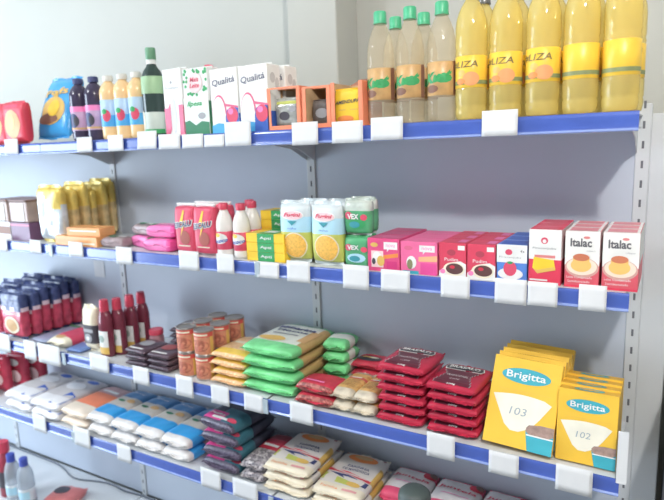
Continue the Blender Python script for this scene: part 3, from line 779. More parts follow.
w, h, d = .101, .086, .066
r = Row(carton_box(w, d, h, PB2, art2).solo('cake_mix_box'), 'box', 'light rose pink boxes')
for k in range(3): r.put(['light rose pink box at the front beside the red pudding boxes', 'light rose pink box second in depth', 'light rose pink box at the back'][k], (-.489, -.307 + k * .0675, Z2))
# red pudding boxes
RB = P('pudding_red_card', (212, 52, 80), .4)
def art(mb, F, T, S):
    mb.disc(F, .46, .72, .16, .09, P('dusky_red_print', (170, 50, 70), .4), 14); mb.text(F, 'Pudim', .46, .52, .5, .09, WHITE); mb.patch(F, .7, .95, .80, .93, WHITE)
    mb.poly(F, [(0, 0), (1, 0), (1, .40), (.8, .48), (.5, .44), (.2, .28), (0, .16)], WHITE, .0007); mb.disc(F, .56, .24, .40, .20, CREAM, 20, .001); mb.disc(F, .58, .25, .32, .16, CHOC, 20, .0013); mb.disc(F, .5, .30, .1, .05, RED, 10, .0016)
    mb.disc(F, .14, .16, .1, .07, PINK, 10, .0012); mb.patch(T, .62, .92, .2, .8, PINK)
r = Row(carton_box(.070, .068, .088, RB, art).solo('pudding_box'), 'box', 'red pudding boxes with a chocolate bowl')
for c, wn in ((-.3985, 'left'), (-.3255, 'right')):
    for k in range(3): r.put(['front red pudding box of the %s row, chocolate bowl on it', 'red pudding box second in depth of the %s row', 'red pudding box third in depth of the %s row', 'rearmost red pudding box of the %s row'][k] % wn, (c, -.306 + k * .0695, Z2))
# blue cartons
BC = P('blue_carton_card', (70, 120, 205), .4)
def art(mb, F, T, S):
    mb.patch(F, .0, 1, .52, 1, WHITE, 1, 1, .0005); mb.disc(F, .4, .80, .12, .08, PINKRED, 12); mb.text(F, 'Piracanjuba', .45, .66, .74, .06, GREY); mb.text(F, '4x', .85, .84, .14, .07, DARK)
    mb.disc(F, .46, .22, .42, .16, WHITE, 18, .0007); mb.disc(F, .45, .36, .22, .20, PINKRED, 16, .0011); mb.disc(F, .45, .52, .1, .04, GREEN, 8, .0014); mb.patch(T, .1, .9, .1, .9, BLUE)
r = Row(carton_box(.071, .068, .091, BC, art).solo('cream_carton'), 'carton', 'small blue cartons with a strawberry')
for k in range(3): r.put(['small blue and white carton with a strawberry picture, front', 'small blue carton second in depth', 'small blue carton rearmost'][k], (-.252, -.305 + k * .0695, Z2))
# cheese picture cartons
def art(mb, F, T, S):
    mb.patch(F, 0, 1, .46, 1, WHITE, 1, 1, .0005); mb.disc(F, .48, .80, .11, .06, PINKRED, 14); mb.disc(F, .48, .79, .06, .035, WHITE, 12, .0011); mb.text(F, 'Piracanjuba', .48, .66, .72, .045, GREY)
    mb.patch(F, .18, .82, .49, .54, P('faded_red_print', (216, 120, 120), .4), 1, 1, .001)
    mb.poly(F, [(.12, .30), (.16, .50), (.78, .46), (.84, .28), (.28, .20)], YELLOW, .0012); mb.poly(F, [(.12, .30), (.28, .20), (.84, .28), (.80, .34), (.28, .27)], GOLD, .0016)
    mb.patch(F, .04, .6, .07, .10, WHITE, 1, 1, .001); mb.patch(T, .15, .85, .1, .9, P('soft_red_print', (220, 80, 100), .4)); mb.patch(S, 0, 1, .46, 1, WHITE)
CR = P('carton_red', (218, 44, 74), .4)
r = Row(carton_box(.072, .06, .131, CR, art).solo('milk_carton'), 'carton', 'white and red cartons with a cheese picture')
for k in range(3): r.put(['white and red carton with a yellow cheese picture, front', 'white and red carton second behind the cheese picture one', 'white and red carton third behind the cheese picture one', 'white and red carton at the back of the cheese picture row'][k], (-.1765, -.305 + k * .0615, Z2))
# flan cartons
FR = P('flan_red', (216, 74, 90), .4)
def art(mb, F, T, S):
    mb.patch(F, 0, 1, .40, 1, P('flan_white_print', (236, 234, 230), .4), 1, 1, .0005); mb.text(F, 'Italac', .46, .80, .62, .15, P('charcoal_print', (84, 82, 88), .5), .0012, .03)
    mb.disc(F, .62, .89, .10, .025, P('faded_red_print', (216, 120, 120), .4), 8); mb.text(F, 'culinário', .76, .66, .26, .03, GREY)
    mb.disc(F, .5, .36, .49, .18, P('dusky_plate_print', (206, 150, 140), .5), 26, .0008); mb.disc(F, .5, .38, .44, .155, P('plate_print', (240, 216, 196), .5), 26, .0011)
    mb.disc(F, .48, .40, .30, .12, P('flan_print', (240, 186, 96), .5), 22, .0014); mb.patch(F, .24, .72, .42, .54, P('flan_print', (240, 186, 96), .5), 1, 1, .0015); mb.disc(F, .48, .54, .24, .065, P('caramel_print', (196, 104, 70), .5), 20, .0018)
    mb.text(F, 'Leite Condensado', .44, .185, .74, .04, WHITE); mb.text(F, 'Semidesnatado', .42, .11, .64, .04, WHITE); mb.patch(F, 0, 1, 0, .04, CR, 1, 1, .0006)
    mb.patch(T, .1, .9, .1, .9, P('flan_top_red', (226, 130, 140), .4)); mb.patch(S, 0, 1, .45, 1, WHITE)
r = Row(carton_box(.0725, .06, .130, FR, art, .001, top=WHITE).solo('milk_carton'), 'carton', 'flan picture cartons')
for c, wn in ((-.0965, 'left'), (-.0180, 'right')):
    for k in range(3): r.put(['front carton with flan picture, %s row', 'flan carton second in depth, %s row', 'flan carton third in depth, %s row', 'flan carton rearmost, %s row'][k] % wn, (c, -.303 + k * .0615, Z2))

# ================================================================== THIRD SHELF
Z3 = DECK[3]
CRK = P('cracker_red_film', (186, 52, 78), .22, .25, 30, .8, 30); CRB = P('cracker_blue_film', (44, 56, 104), .22, .3, 40, .9, 34); CRW = P('cracker_pale_film', (215, 190, 200), .25, .15, 20, .4, 28)
def cracker():
    mb = MB(); S = mb.pillow(.15, .205, .046, lambda u, v, q: CRB if v > .30 + .12 * math.sin(7 * u) else (CRW if v > .12 + .12 * math.sin(7 * u) else CRK), stand(.046, .205), seed=5, fin=.012, p=8, pw=.24, amp=.3, finmat=CRB)
    mb.disc(S, .5, .27, .34, .20, CREAM, 20, .0022, 3); mb.disc(S, .5, .27, .26, .15, TAN, 18, .003, 3); mb.text(S, 'Aymoré', .5, .55, .6, .08, WHITE, .003, .02)
    return mb.solo('cracker_bag')
r = Row(cracker(), 'cracker bag', 'blue topped red cracker bags')
for k in range(6): r.put(['red cracker bag with blue top and cream circle, front of the right row', 'second cracker bag in depth of the right row', 'third cracker bag in depth of the right row', 'fourth cracker bag in depth of the right row', 'fifth cracker bag in depth of the right row', 'rearmost cracker bag of the right row'][k], (-2.375 + .004 * k + .008 * (k % 2), -.283 + k * .0475, Z3), R(2)).scale = (1, .96, [1.06, 1.05, 1.13, 1.08, 1.16, 1.12][k])
for k in range(6): r.put(['red cracker bag at the left picture edge, front of the left row', 'second cracker bag in depth of the left row', 'third cracker bag in depth of the left row', 'fourth cracker bag in depth of the left row', 'fifth cracker bag in depth of the left row', 'rearmost cracker bag of the left row'][k], (-2.535 + .004 * k + .008 * (k % 2), -.283 + k * .0475, Z3), R(-2)).scale = (1, .96, [1.06, 1.05, 1.13, 1.08, 1.16, 1.12][k])
# flat packs on the deck
GBL = P('grey_blue_film', (140, 148, 176), .3, .12, 20, .3, 30)
mb = MB(); S = mb.pillow(.11, .25, .022, lambda u, v, q: GBL, None, seed=4, fin=.01); mb.patch(S, .1, .9, .75, .82, GREEN, 6, 1, .002); mb.patch(S, .3, .9, .86, .9, WHITE, 6, 1, .002)
tag(mb.solo('flat_pack'), 'grey blue flat pack lying beside the cracker bags', 'pack', None, (-2.215, -.175, Z3), R(-3))
mb = MB(); S = mb.pillow(.115, .25, .048, lambda u, v, q: CREAM if v < -.72 else PINKRED, None, seed=3, fin=.01); mb.disc(S, .45, .12, .26, .06, TAN, 14, .002, 3); mb.patch(S, .2, .8, .6, .66, WHITE, 6, 1, .002)
tag(mb.solo('flat_pack'), 'red flat pack with cream end lying on the shelf', 'pack', None, (-2.078, -.185, Z3), R(-3))
mb = MB(); S = mb.pillow(.09, .17, .018, lambda u, v, q: P('blue_film', (92, 120, 180), .3) if v < .0 else CREAM, None, seed=6, fin=.008)
tag(mb.solo('flat_pack'), 'blue and cream flat pack lying before the coffee bag', 'pack', None, (-1.975, -.228, Z3), R(3))
# cream and dark stand up bag
mb = MB(); S = mb.pillow(.080, .195, .05, lambda u, v, q: CREAM if v > .1 else (DARK if v > -.72 else CREAM), stand(.05, .195), seed=4, fin=.012, finmat=CREAM)
mb.disc(S, .5, .28, .26, .11, GREY, 14, .002, 3); mb.disc(S, .5, .28, .12, .05, WHITE, 10, .003, 2); mb.patch(S, .15, .85, .42, .5, GREY, 6, 1, .002)
tag(mb.solo('coffee_bag'), 'cream and black stand-up bag left of the red sauce bottles', 'bag', None, (px(3, 94, -.255), -.250, Z3))
# sauce bottles
SAUCE = P('dark_red_sauce', (104, 26, 44), .14, .1, 12); SCAP = P('sauce_red_cap', (190, 40, 66), .35)
def art(mb, S): mb.patch(S, 0, 1, 0, .28, GOLD, 8, 1); mb.disc(S, .5, .6, .22, .14, P('grey_green_print', (150, 170, 160), .5), 12, .001, 2)
def sauce():
    t = empty('sauce_bottle'); rb, h = .0335, .226; mb = MB()
    mb.lathe([(rb * .85, 0), (rb, .006), (rb, .136), (rb * .96, .150), (rb * .84, .164), (rb * .64, .176), (.0165, .182), (.0155, .198)], SAUCE, 28); mb.v = [(x, y * (.72 if z < .17 else .9), z) for x, y, z in mb.v]; mb.part('bottle_body', t)
    mb = MB(); mb.lathe([(.0178, .180), (.0178, .205), (.016, .222), (.0145, .226)], SCAP, 20); mb.part('cap', t)
    mb = MB(); C0 = cyl(rb, .012, .104, 1.7, -PI / 2); S = lambda a, b, e=0: (C0(a, b, e)[0], C0(a, b, e)[1] * .72, C0(a, b, e)[2]); mb.patch(S, 0, 1, 0, 1, WHITE, 10, 1, .0008); mb.patch(S, 0, 1, 0, .3, GOLD, 10, 1, .0012); mb.disc(S, .45, .66, .26, .16, P('grey_green_print', (150, 170, 160), .5), 12, .0014, 2); mb.part('label', t)
    return t
r = Row(sauce(), 'sauce bottle', 'dark red sauce bottles with red caps')
r.put('dark red sauce bottle with white label facing out, front left', at_z(109, 355, Z3), R(0))
r.put('dark red sauce bottle directly right of the front left one', at_z(121.5, 353, Z3), R(0))
r.put('dark red sauce bottle second from the back', at_z(134, 349, Z3), R(0))
r.put('dark red sauce bottle rearmost, nearest the back panel', at_z(145, 345, Z3), R(0))
# dark flat packs
DP = P('dark_plum_wrapper', (66, 48, 60), .3, .2, 20, .3, 30)
def dark_pack(w, sd, red=False):
    mb = MB(); S = mb.pillow(w, .135, .023, lambda u, v, q: DP, None, seed=sd, fin=.006, pw=.3)
    mb.patch(S, .12, .8, .08, .15, WHITE, 6, 1, .0016); mb.disc(S, .45, .55, .3, .22, P('dim_red_print', (150, 60, 60), .4) if red else GREY, 14, .0016, 3)
    return mb.solo('gelatin_pack')
r = Row(dark_pack(.108, 2), 'pack', 'dark flat packs between sauces and cans')
r2 = Row(dark_pack(.108, 7, True), 'pack', 'dark flat packs between sauces and cans')
NM = ['bottom', 'middle', 'top']
for k in range(3): r.put(NM[k] + ' dark flat pack of the front left stack beside the sauces', (-1.612, -.242, Z3 + k * .0232), R(2 - 2 * k))
for k in range(3): r2.put(NM[k] + ' dark flat pack with red spot, front stack beside the cans', (-1.496, -.242, Z3 + k * .0232), R(-2 + 2 * k))
for k in range(5): r.put(['lowest', 'second lowest', 'middle', 'fourth', 'topmost'][k] + ' dark flat pack of the rear stack beside the cans', (-1.530, -.092, Z3 + k * .0232), R(3 * k - 3))
# small jar with a red lid
t = empty('jar'); mb = MB(); mb.lathe([(.026, 0), (.029, .004), (.029, .060), (.024, .070), (.024, .074)], P('pinkish_jar_glass', (170, 120, 130), .12), 24); mb.part('jar_body', t)
mb = MB(); mb.lathe([(.028, .072), (.028, .090), (.026, .092)], REDCAP, 24); mb.part('lid', t)
tag(t, 'small jar with red lid behind the dark flat packs', 'jar', None, (-1.668, -.142, Z3))
# cans
CANL = P('can_label', (206, 128, 96), .4, .2, 60); CAN = P('can_steel', (150, 142, 136), .3, .05, 20, metal=.5); CANR = P('can_red_band', (206, 70, 62), .4)
def can():
    t = empty('food_can'); rb, h = .0345, .0885; mb = MB()
    mb.lathe([(rb - .002, 0), (rb + .0012, .0008), (rb + .0012, .003), (rb, .004), (rb, h - .004), (rb + .0012, h - .003), (rb + .0012, h - .0008), (rb - .002, h - .0002), (rb - .004, h - .003)], CAN, 28); mb.part('can_body', t)
    mb = MB(); mb.lathe([(rb + .0002, .006), (rb + .0006, .0065), (rb + .0006, h - .0065), (rb + .0002, h - .006)], CANL, 28); S = cyl(rb + .0006, .006, h - .006, PI)
    mb.patch(S, 0, 1, .80, 1, CANR, 12, 1, .0004); mb.patch(S, .1, .8, .86, .94, CREAM, 8, 1, .0008); mb.disc(S, .5, .4, .34, .28, P('stew_picture', (176, 92, 70), .5, .3, 90), 18, .0006, 2); mb.patch(S, 0, .14, 0, .8, GOLD, 3, 1, .0004); mb.patch(S, .88, 1, 0, .8, GOLD, 3, 1, .0004); mb.part('label', t)
    return t
r = Row(can(), 'can', 'food cans stacked two high')
CXY = [(-1.376, -.268, 'front left'), (-1.297, -.266, 'front right'), (-1.372, -.188, 'middle left'), (-1.293, -.186, 'middle right'), (-1.372, -.108, 'rear left'), (-1.293, -.106, 'rear right')]
for x, y, w in CXY:
    for k in range(2): r.put('%s food can of the %s pile beside the yellow bags' % (['lower', 'upper'][k], w), (x, y, Z3 + k * .0888), R(7 * k))
# yellow bags
YB = P('yellow_bag_film', (240, 196, 74), .25, .1, 20, .4, 30); YG = grain('pale_grain', (236, 196, 150), (226, 178, 130), (244, 214, 176), 160)
def ybag(top):
    mb = MB(); S = mb.pillow(.150, .20, .030, lambda u, v, q: (YB if (q == 1 and (-.93 < v < (-.5 if top else -.75))) else YG), None, seed=3 + top, fin=.010, pw=.4, finmat=YG)
    mb.patch(S, .2, .8, .5, .6, CREAM, 6, 1, .002); return mb.solo('popcorn_bag')
rt_, rb_ = Row(ybag(1), 'bag', 'small yellow grain bags'), Row(ybag(0), 'bag', 'small yellow grain bags')
for k in range(4): (rt_ if k > 1 else rb_).put('%s small yellow grain bag between the cans and green bags' % ['bottom', 'second lowest', 'third', 'topmost'][k], (-1.176 + .004 * (k % 2), -.205, Z3 + k * .0303), R(-2 + 2 * (k % 2)))
# green bags
GB = P('green_bag_film', (110, 208, 132), .2, .12, 26, .6, 34); GBR = P('green_bag_side', (186, 150, 90), .35, .1, 30); GBW = P('green_bag_white', (222, 226, 214), .3)
def gbag(top):
    mb = MB(); S = mb.pillow(.205, .28, .0415, lambda u, v, q: GB if v < -.62 or v > .8 else (GBR if u > .78 else (GBW if q else GBR)), None, seed=4 + top, fin=.012, pw=.36, p=5, finmat=GB, n=20)
    if top:
        mb.text(S, 'Milharina', .5, .72, .74, .09, NAVY, .003, .04); mb.text(S, 'Flocos', .5, .60, .6, .07, NAVY, .003, .03); mb.patch(S, .2, .7, .46, .5, GREY, 5, 1, .002); mb.disc(S, .35, .3, .26, .08, GOLD, 16, .002, 3); mb.patch(S, .82, .96, .3, .7, TAN, 3, 4, .002)
    return mb.solo('flour_bag')
ra, rb2 = Row(gbag(0), 'bag', 'large green grain bags'), Row(gbag(1), 'bag', 'large green grain bags')
for k in range(4): (rb2 if k == 3 else ra).put('%s large green bag of the stack beside the small red bags' % ['bottom', 'second lowest', 'third', 'topmost'][k], (-1.014 + .003 * (k % 2), -.166, Z3 + k * .0418), R(1.5 * (k % 3) - 1.5))
mb = MB(); mb.pillow(.085, .13, .040, lambda u, v, q: GB if abs(v) > .3 else GBW, None, seed=6, fin=.010, pw=.36, p=4, finmat=GB)
r = Row(mb.solo('grain_bag'), 'bag', 'small green and white bags')
for k in range(4): r.put('%s small green and white bag behind the small red bags' % ['lowest', 'second', 'third', 'topmost'][k], (-.852, -.095, Z3 + k * .0403), R(4 * (k % 2)))
# small red bags front
RBAG = P('red_bag_film', (196, 40, 62), .22, .15, 22, .5, 30); BEAN = grain('red_brown_bean', (120, 60, 60), (160, 84, 80), (190, 120, 110), 150)
def rbag(sd):
    mb = MB(); S = mb.pillow(.132, .115, .038, lambda u, v, q: RBAG if q and v > -.8 else BEAN, None, seed=sd, fin=.008, pw=.4, finmat=RBAG)
    mb.patch(S, .2, .7, .2, .28, PINK, 6, 1, .002); return mb.solo('bean_bag')
r = Row(rbag(4), 'bag', 'small red bags at the shelf edge')
r.put('lower small red bag at the edge right of the green stack', (-.836, -.258, Z3), R(3)); r.put('upper small red bag on the lower red one', (-.833, -.254, Z3 + .0383), R(-2))
mb = MB(); S = mb.pillow(.175, .105, .03, lambda u, v, q: RBAG, None, seed=9, fin=.008, n=20); mb.disc(S, .3, .35, .26, .22, DARK, 16, .002, 3); mb.disc(S, .36, .42, .12, .07, CREAM, 12, .003, 2); mb.disc(S, .24, .4, .1, .05, GOLD, 10, .0036, 2); mb.disc(S, .85, .4, .12, .3, ORANGE, 14, .002, 3)
r = Row(mb.solo('coffee_pack'), 'pack', 'red packs with a black emblem at the back')
for k, w in enumerate(('lowest', 'middle', 'topmost')): r.put('%s red pack with black and cream emblem behind the pasta' % w, (-.722, -.064, Z3 + k * .0303), R(0))
# pasta packs
PAS = grain('pasta', (206, 160, 92), (220, 178, 112), (190, 140, 80), 90); PCL = P('clear_pack_end', (206, 194, 172), .2, .2, 40, .7, 40); PRED = P('pasta_red_band', (200, 70, 66), .3)
def pasta(sd):
    mb = MB(); S = mb.pillow(.071, .190, .036, lambda u, v, q: PCL if v < -.72 else (PRED if .12 < v < .36 else (PAS if v < .7 else PCL)), None, seed=sd, fin=.014, pw=.4, finmat=PCL, n=20)
    for k in range(6): mb.patch(S, .2, .8, .22 + k * .055, .228 + k * .055, BROWN, 6, 1, .002)
    mb.patch(S, .25, .75, .60, .64, WHITE, 6, 1, .002); return mb.solo('pasta_pack')
r = Row(pasta(3), 'pasta', 'pasta packs beside the red coffee stacks')
r.put('lower pasta pack next to the small red bags', (-.7400, -.218, Z3), R(0)); 
r.put('lower pasta pack next to the red coffee stack', (-.6685, -.218, Z3), R(0))
r.put('upper pasta pack on the left pasta row', (-.7400, -.216, Z3 + .0363), R(0))
r.put('upper pasta pack on the right pasta row, mostly behind coffee', (-.6690, -.212, Z3 + .0363), R(0))
# red coffee stacks
COF = P('coffee_red_film', (178, 26, 54), .22, .1, 20, .4, 30); COFD = P('coffee_dark_panel', (86, 22, 38), .3)
def coffee(sd):
    w, d, h = .142, .185, .0295
    mb = MB(); S = mb.pillow(w, d, h, lambda u, v, q: COF, None, seed=sd, fin=.012, pw=.36, p=5, n=18)
    [(mb.patch(S, .5 - q, .5 + q, b0, b1, COFD, 6, 1, .0016), mb.patch(S, .485 - q, .5 - q, b0, b1, GREY, 1, 1, .002), mb.patch(S, .5 + q, .515 + q, b0, b1, GREY, 1, 1, .002)) for q, b0, b1 in ((.36, .04, .12), (.33, .12, .20), (.29, .20, .28), (.26, .28, .36), (.24, .36, .42), (.25, .42, .48), (.28, .48, .54), (.32, .54, .60))]
    mb.poly(S, [(.10, .72), (.14, .625), (.86, .625), (.90, .72), (.86, .845), (.14, .845)], WHITE, .0026); mb.poly(S, [(.12, .72), (.16, .65), (.84, .65), (.88, .72), (.84, .82), (.16, .82)], DARK, .0034); mb.text(S, 'BRASALO', .5, .735, .62, .11, WHITE, .0044, .03)
    mb.text(S, 'TRADICIONAL', .5, .36, .44, .07, WHITE, .003); mb.text(S, 'CAFÉ', .5, .22, .2, .06, WHITE, .003); mb.text(S, '500g', .5, .05, .18, .045, WHITE, .002, .02)
    return mb.solo('coffee_pack')
r = Row(coffee(2), 'coffee', 'red coffee packs in two stacks')
for k in range(6): r.put('red coffee pack, %s of the taller left stack' % ['lowest', 'second from the bottom', 'third from the bottom', 'fourth from the bottom', 'fifth from the bottom', 'topmost'][k], (-.556 + .003 * (k % 3), -.216 + .003 * (k % 2), Z3 + k * .0298), R([-1, 1, -1, 1, -1, -2][k]))
for k in range(5): r.put('red coffee pack, %s of the shorter right stack' % ['lowest', 'second from the bottom', 'middle one', 'fourth from the bottom', 'topmost'][k], (-.406 + .003 * (k % 2), -.214 + .003 * (k % 2), Z3 + k * .0298), R([2, -2, 1, -3, -3][k]))
# coffee filter boxes
FY = P('filter_yellow_card', (240, 188, 50), .4, .03, 10); FYT = P('filter_yellow_top', (226, 168, 40), .45)
FPAP = P('filter_paper_print', (240, 234, 216), .5); COFP = P('ground_coffee_print', (150, 120, 110), .5, .2, 80)
def filter_box(w, h, d, num):
    def art(mb, F, T, S):
        mb.disc(F, .50, .80, .36, .088, TURQ, 26, .0008); mb.text(F, 'Brigitta', .5, .795, .58, .105, WHITE, .0014, .014)
        mb.patch(F, .12, .90, .625, .628, GOLD, 1, 1, .0006)
        pts = [(.06, .555)] + [(.06 + .86 * k / 8, .555 + .035 * math.sin(PI * k / 8)) for k in range(1, 8)] + [(.92, .53), (.78, .36), (.66, .24), (.50, .18), (.38, .18), (.28, .24), (.14, .44)]
        mb.poly(F, pts, FPAP, .0009); mb.text(F, num, .46, .40, .24, .085, P('grey_blue_ink', (150, 165, 175), .5), .0014, .0, .08)
        mb.poly(F, [(.60, .22), (.66, .0), (1, .0), (1, .20)], TURQ, .0012); mb.disc(F, .80, .22, .20, .055, COFP, 18, .0016); mb.poly(F, [(.60, .24), (.64, .28), (.8, .30), (1, .30), (1, .20), (.8, .18)], COFP, .0014); mb.patch(F, .62, 1, .165, .18, WHITE, 1, 1, .0018)
        mb.disc(T, .5, .5, .26, .40, TURQ if num == '102' else GOLD, 18, .0006); mb.disc(T, .5, .5, .18, .16, FYT, 14, .001)
    return carton_box(w, d, h, FY, art, .001, top=FYT).solo('filter_box')
LEAN1 = R(-25)
r = Row(filter_box(.170, .224, .028, '103'), 'filter box', 'yellow coffee filter boxes marked 103')
for k in range(5): r.put(['large yellow coffee filter box marked 103, front of its row', 'large yellow filter box right behind the front 103 one', 'third large filter box in depth beside the coffee', 'fourth large filter box in depth beside the coffee', 'rearmost large filter box beside the coffee'][k], (-.2325 + .002 * k, -.311 + k * .0326, Z3 + .0158), R(-1), LEAN1, R(2))
LEAN2 = R(-8)
r = Row(filter_box(.134, .177, .034, '102'), 'filter box', 'yellow coffee filter boxes marked 102')
for k in range(4): r.put(['smaller yellow coffee filter box marked 102, front of its row', 'smaller yellow filter box right behind the front 102 one', 'third smaller filter box in depth at the right end', 'rearmost smaller filter box at the right end'][k], (-.074 + .0 * k, -.296 + k * .0348, Z3 + .0048), R(-1), LEAN2)

# ================================================================== FOURTH SHELF
Z4 = DECK[4]
S4R = P('dim_red_film', (186, 40, 66), .25, .2, 20, .4, 28)
mb = MB(); S = mb.pillow(.125, .195, .05, lambda u, v, q: S4R, stand(.05, .195), seed=6, fin=.012); mb.disc(S, .5, .75, .3, .1, WHITE, 14, .002, 3); mb.disc(S, .55, .35, .3, .18, P('pale_rose_print', (240, 205, 205), .5), 16, .002, 3); mb.patch(S, .15, .85, .55, .6, DRED, 6, 1, .002)
r = Row(mb.solo('red_bag'), 'bag', 'red standing bags left on the fourth shelf')
for k in range(4): r.put(['red standing bag at the far left of the fourth shelf, front', 'red standing bag second in depth at the far left', 'red standing bag third in depth at the far left', 'red standing bag rearmost at the far left'][k], (-2.735 + .045 * k, -.270 + k * .062, Z4), R(5))
WB = P('flour_paper', (236, 234, 236), .5, .03, 12, .2, 16); WBT = P('flour_top_print', (206, 200, 200), .5, .08, 10)
def flour(kind):
    mb = MB()
    if kind == 'white':
        S = mb.pillow(.188, .285, .044, lambda u, v, q: WB if v < -.45 else WBT, None, seed=2, fin=.008, pw=.34, p=5, finmat=WB, n=18)
        mb.poly(S, [(.62, .02), (.98, .05), (.98, .35), (.72, .42)], BLUE, .004); mb.disc(S, .5, .62, .3, .12, WB, 16, .002, 3); mb.disc(S, .7, .85, .2, .06, BLUE, 12, .002, 3); mb.disc(S, .3, .8, .14, .05, GREY, 12, .002, 3)
    elif kind == 'cream':
        S = mb.pillow(.165, .275, .042, lambda u, v, q: P('cream_paper', (234, 216, 196), .5, .05, 12, .2, 16), None, seed=4, fin=.008, pw=.34, p=5, n=18)
    else:
        S = mb.pillow(.165, .275, .042, lambda u, v, q: P('cream_paper', (234, 216, 196), .5, .05, 12, .2, 16) if v < -.55 else P('coral_print', (238, 122, 80), .45) if v < .35 else P('rose_grey_print', (196, 150, 150), .45), None, seed=5, fin=.008, pw=.34, p=5, n=18)
        mb.patch(S, .2, .8, .72, .78, WHITE, 6, 1, .002)
    return mb.solo('flour_bag')
r = Row(flour('white'), 'flour bag', 'white flour bags on the fourth shelf')
for c, wn in ((-2.405, 'left'), (-2.212, 'right')):
    for k, w in enumerate(('lower', 'upper')): r.put('%s white flour bag of the %s pile' % (w, wn), (c, -.176, Z4 + k * .0444), R(-2 + 3 * k))
tag(flour('cream'), 'lower cream bag beside the white flour piles', 'flour bag', 'cream bags with a coral top', (-2.025, -.176, Z4))
tag(flour('coral'), 'upper cream bag with coral printed top', 'flour bag', 'cream bags with a coral top', (-2.022, -.176, Z4 + .0424), R(-2))
BW = P('rice_white_film', (222, 218, 216), .3, .08, 30, .4, 34); BWB = P('rice_blue_film', (38, 150, 222), .28, .08, 20, .3, 30); BWD = P('rice_deep_blue_film', (58, 120, 176), .3, .1, 20); BWT = P('rice_beige_film', (198, 190, 180), .35, .08, 14)
def rice(sd):
    mb = MB(); S = mb.pillow(.137, .290, .049, lambda u, v, q: BW if v < -.82 else BWB if v < -.38 else BWT if v < .34 else BWD, None, seed=sd, fin=.012, pw=.36, p=5, finmat=BW, n=20)
    mb.disc(S, .36, .52, .14, .03, DGREEN, 12, .002, 2); mb.disc(S, .7, .55, .16, .05, TAN, 12, .002, 2); mb.text(S, 'Arroz', .5, .82, .5, .06, WHITE, .003)
    F = lambda a, b, e: (-.0675 + .135 * a, -.128 - e, .041 * b)
    return mb.solo('rice_bag')
r = Row(rice(3), 'rice bag', 'blue and white bags in four piles')
for c in range(4):
    for k, w in enumerate(('lower', 'upper')): r.put('%s blue and white bag, %s' % (w, ['pile beside the cream bags', 'second pile from the cream bags', 'third pile from the cream bags', 'pile beside the dark bean bags'][c]), (-1.862 + c * .139, -.174, Z4 + k * .0494), R(-.6 + .6 * (c % 3) - .4 * k))
# dark bean bags
BK = grain('black_bean', (62, 54, 74), (84, 76, 96), (110, 100, 120), 170); DT = P('dark_bag_film', (54, 56, 74), .25, .15, 20, .3, 30); DTE = P('dark_teal_film', (40, 96, 112), .28, .12, 20)
def dbag(sd):
    mb = MB(); S = mb.pillow(.165, .25, .050, lambda u, v, q: (HOTPINK if u < .1 else DTE) if -.86 < v < -.50 else (BK if v <= -.86 else (DTE if (v < -.1 and u > -.2) else DT)), None, seed=sd, fin=.012, pw=.38, p=5, finmat=BK, n=20)
    mb.patch(S, .30, .75, .075, .125, WHITE, 6, 2, .003); mb.text(S, 'Feijão', .36, .17, .44, .07, WHITE, .004, .03); mb.disc(S, .84, .12, .12, .05, PINKRED, 12, .004, 3)
    return mb.solo('bean_bag')
r = Row(dbag(5), 'bean bag', 'dark bean bags with teal and pink print')
for k in range(4): r.put('%s dark bean bag with pink and teal print' % ['lowest', 'second lowest', 'third', 'topmost'][k], (-1.245 + .002 * (k % 2), -.178, Z4 + k * .0503), R([-2, 2, -1, -6][k]))
SPK = grain('speckled_bean', (90, 84, 92), (150, 142, 146), (206, 200, 200), 130)
def sbag(sd):
    mb = MB(); S = mb.pillow(.100, .24, .040, lambda u, v, q: SPK if v < -.1 else (RBAG if v < .5 else DRED), None, seed=sd, fin=.012, pw=.4, finmat=SPK, n=18)
    mb.patch(S, .2, .8, .5, .56, WHITE, 6, 1, .002); return mb.solo('bean_bag')
r = Row(sbag(8), 'bean bag', 'speckled bean packs')
r.put('lower speckled grey bean pack between the dark and cream bags', (-1.108, -.178, Z4), R(0)); r.put('upper speckled grey bean pack, red at its back', (-1.107, -.176, Z4 + .0403), R(1))
# cassava flour bags
FA = P('cassava_film', (232, 220, 196), .3, .05, 20, .3, 30); FAT = P('cassava_top', (222, 214, 208), .35, .04, 14)
def farinha(sd):
    mb = MB(); S = mb.pillow(.172, .262, .0345, lambda u, v, q: FA if v < -.72 else (GOLD if u > .86 and -.3 < v < .4 else FAT), None, seed=sd, fin=.012, pw=.36, p=5, finmat=FA, n=20)
    mb.disc(S, .5, .84, .32, .10, ORANGE, 18, .002, 3); mb.disc(S, .5, .86, .20, .05, TAN, 14, .003, 2); mb.poly(S, [(.05, .93), (.95, .93), (.95, .96), (.05, .96)], DRED, .0025)
    mb.text(S, 'FARINHA', .56, .60, .46, .055, NAVY, .003, .02); mb.text(S, 'DE MANDIOCA', .56, .52, .56, .05, NAVY, .003, .02)
    mb.poly(S, [(.04, .42), (.45, .40), (.96, .33), (.96, .38), (.45, .46), (.04, .48)], RED, .003); mb.poly(S, [(.1, .38), (.96, .20), (.96, .31), (.5, .38)], NAVY, .0026); mb.poly(S, [(.04, .20), (.7, .16), (.7, .24), (.04, .36)], OLIVE, .0022)
    mb.disc(S, .72, .2, .14, .05, GOLD, 12, .0032, 2); mb.text(S, 'Farinha', .32, .06, .36, .04, ORANGE, .003); mb.patch(S, .58, .88, .05, .085, P('pale_red_print', (220, 150, 150), .5), 4, 1, .003)
    return mb.solo('cassava_flour_bag')
r = Row(farinha(2), 'flour bag', 'cassava flour bags with printed tops')
for k in range(3): r.put('%s cassava flour bag of the left pile' % NM[k], (-.966 + .003 * (k % 2), -.176, Z4 + k * .0348), R([1, -1, 2][k]))
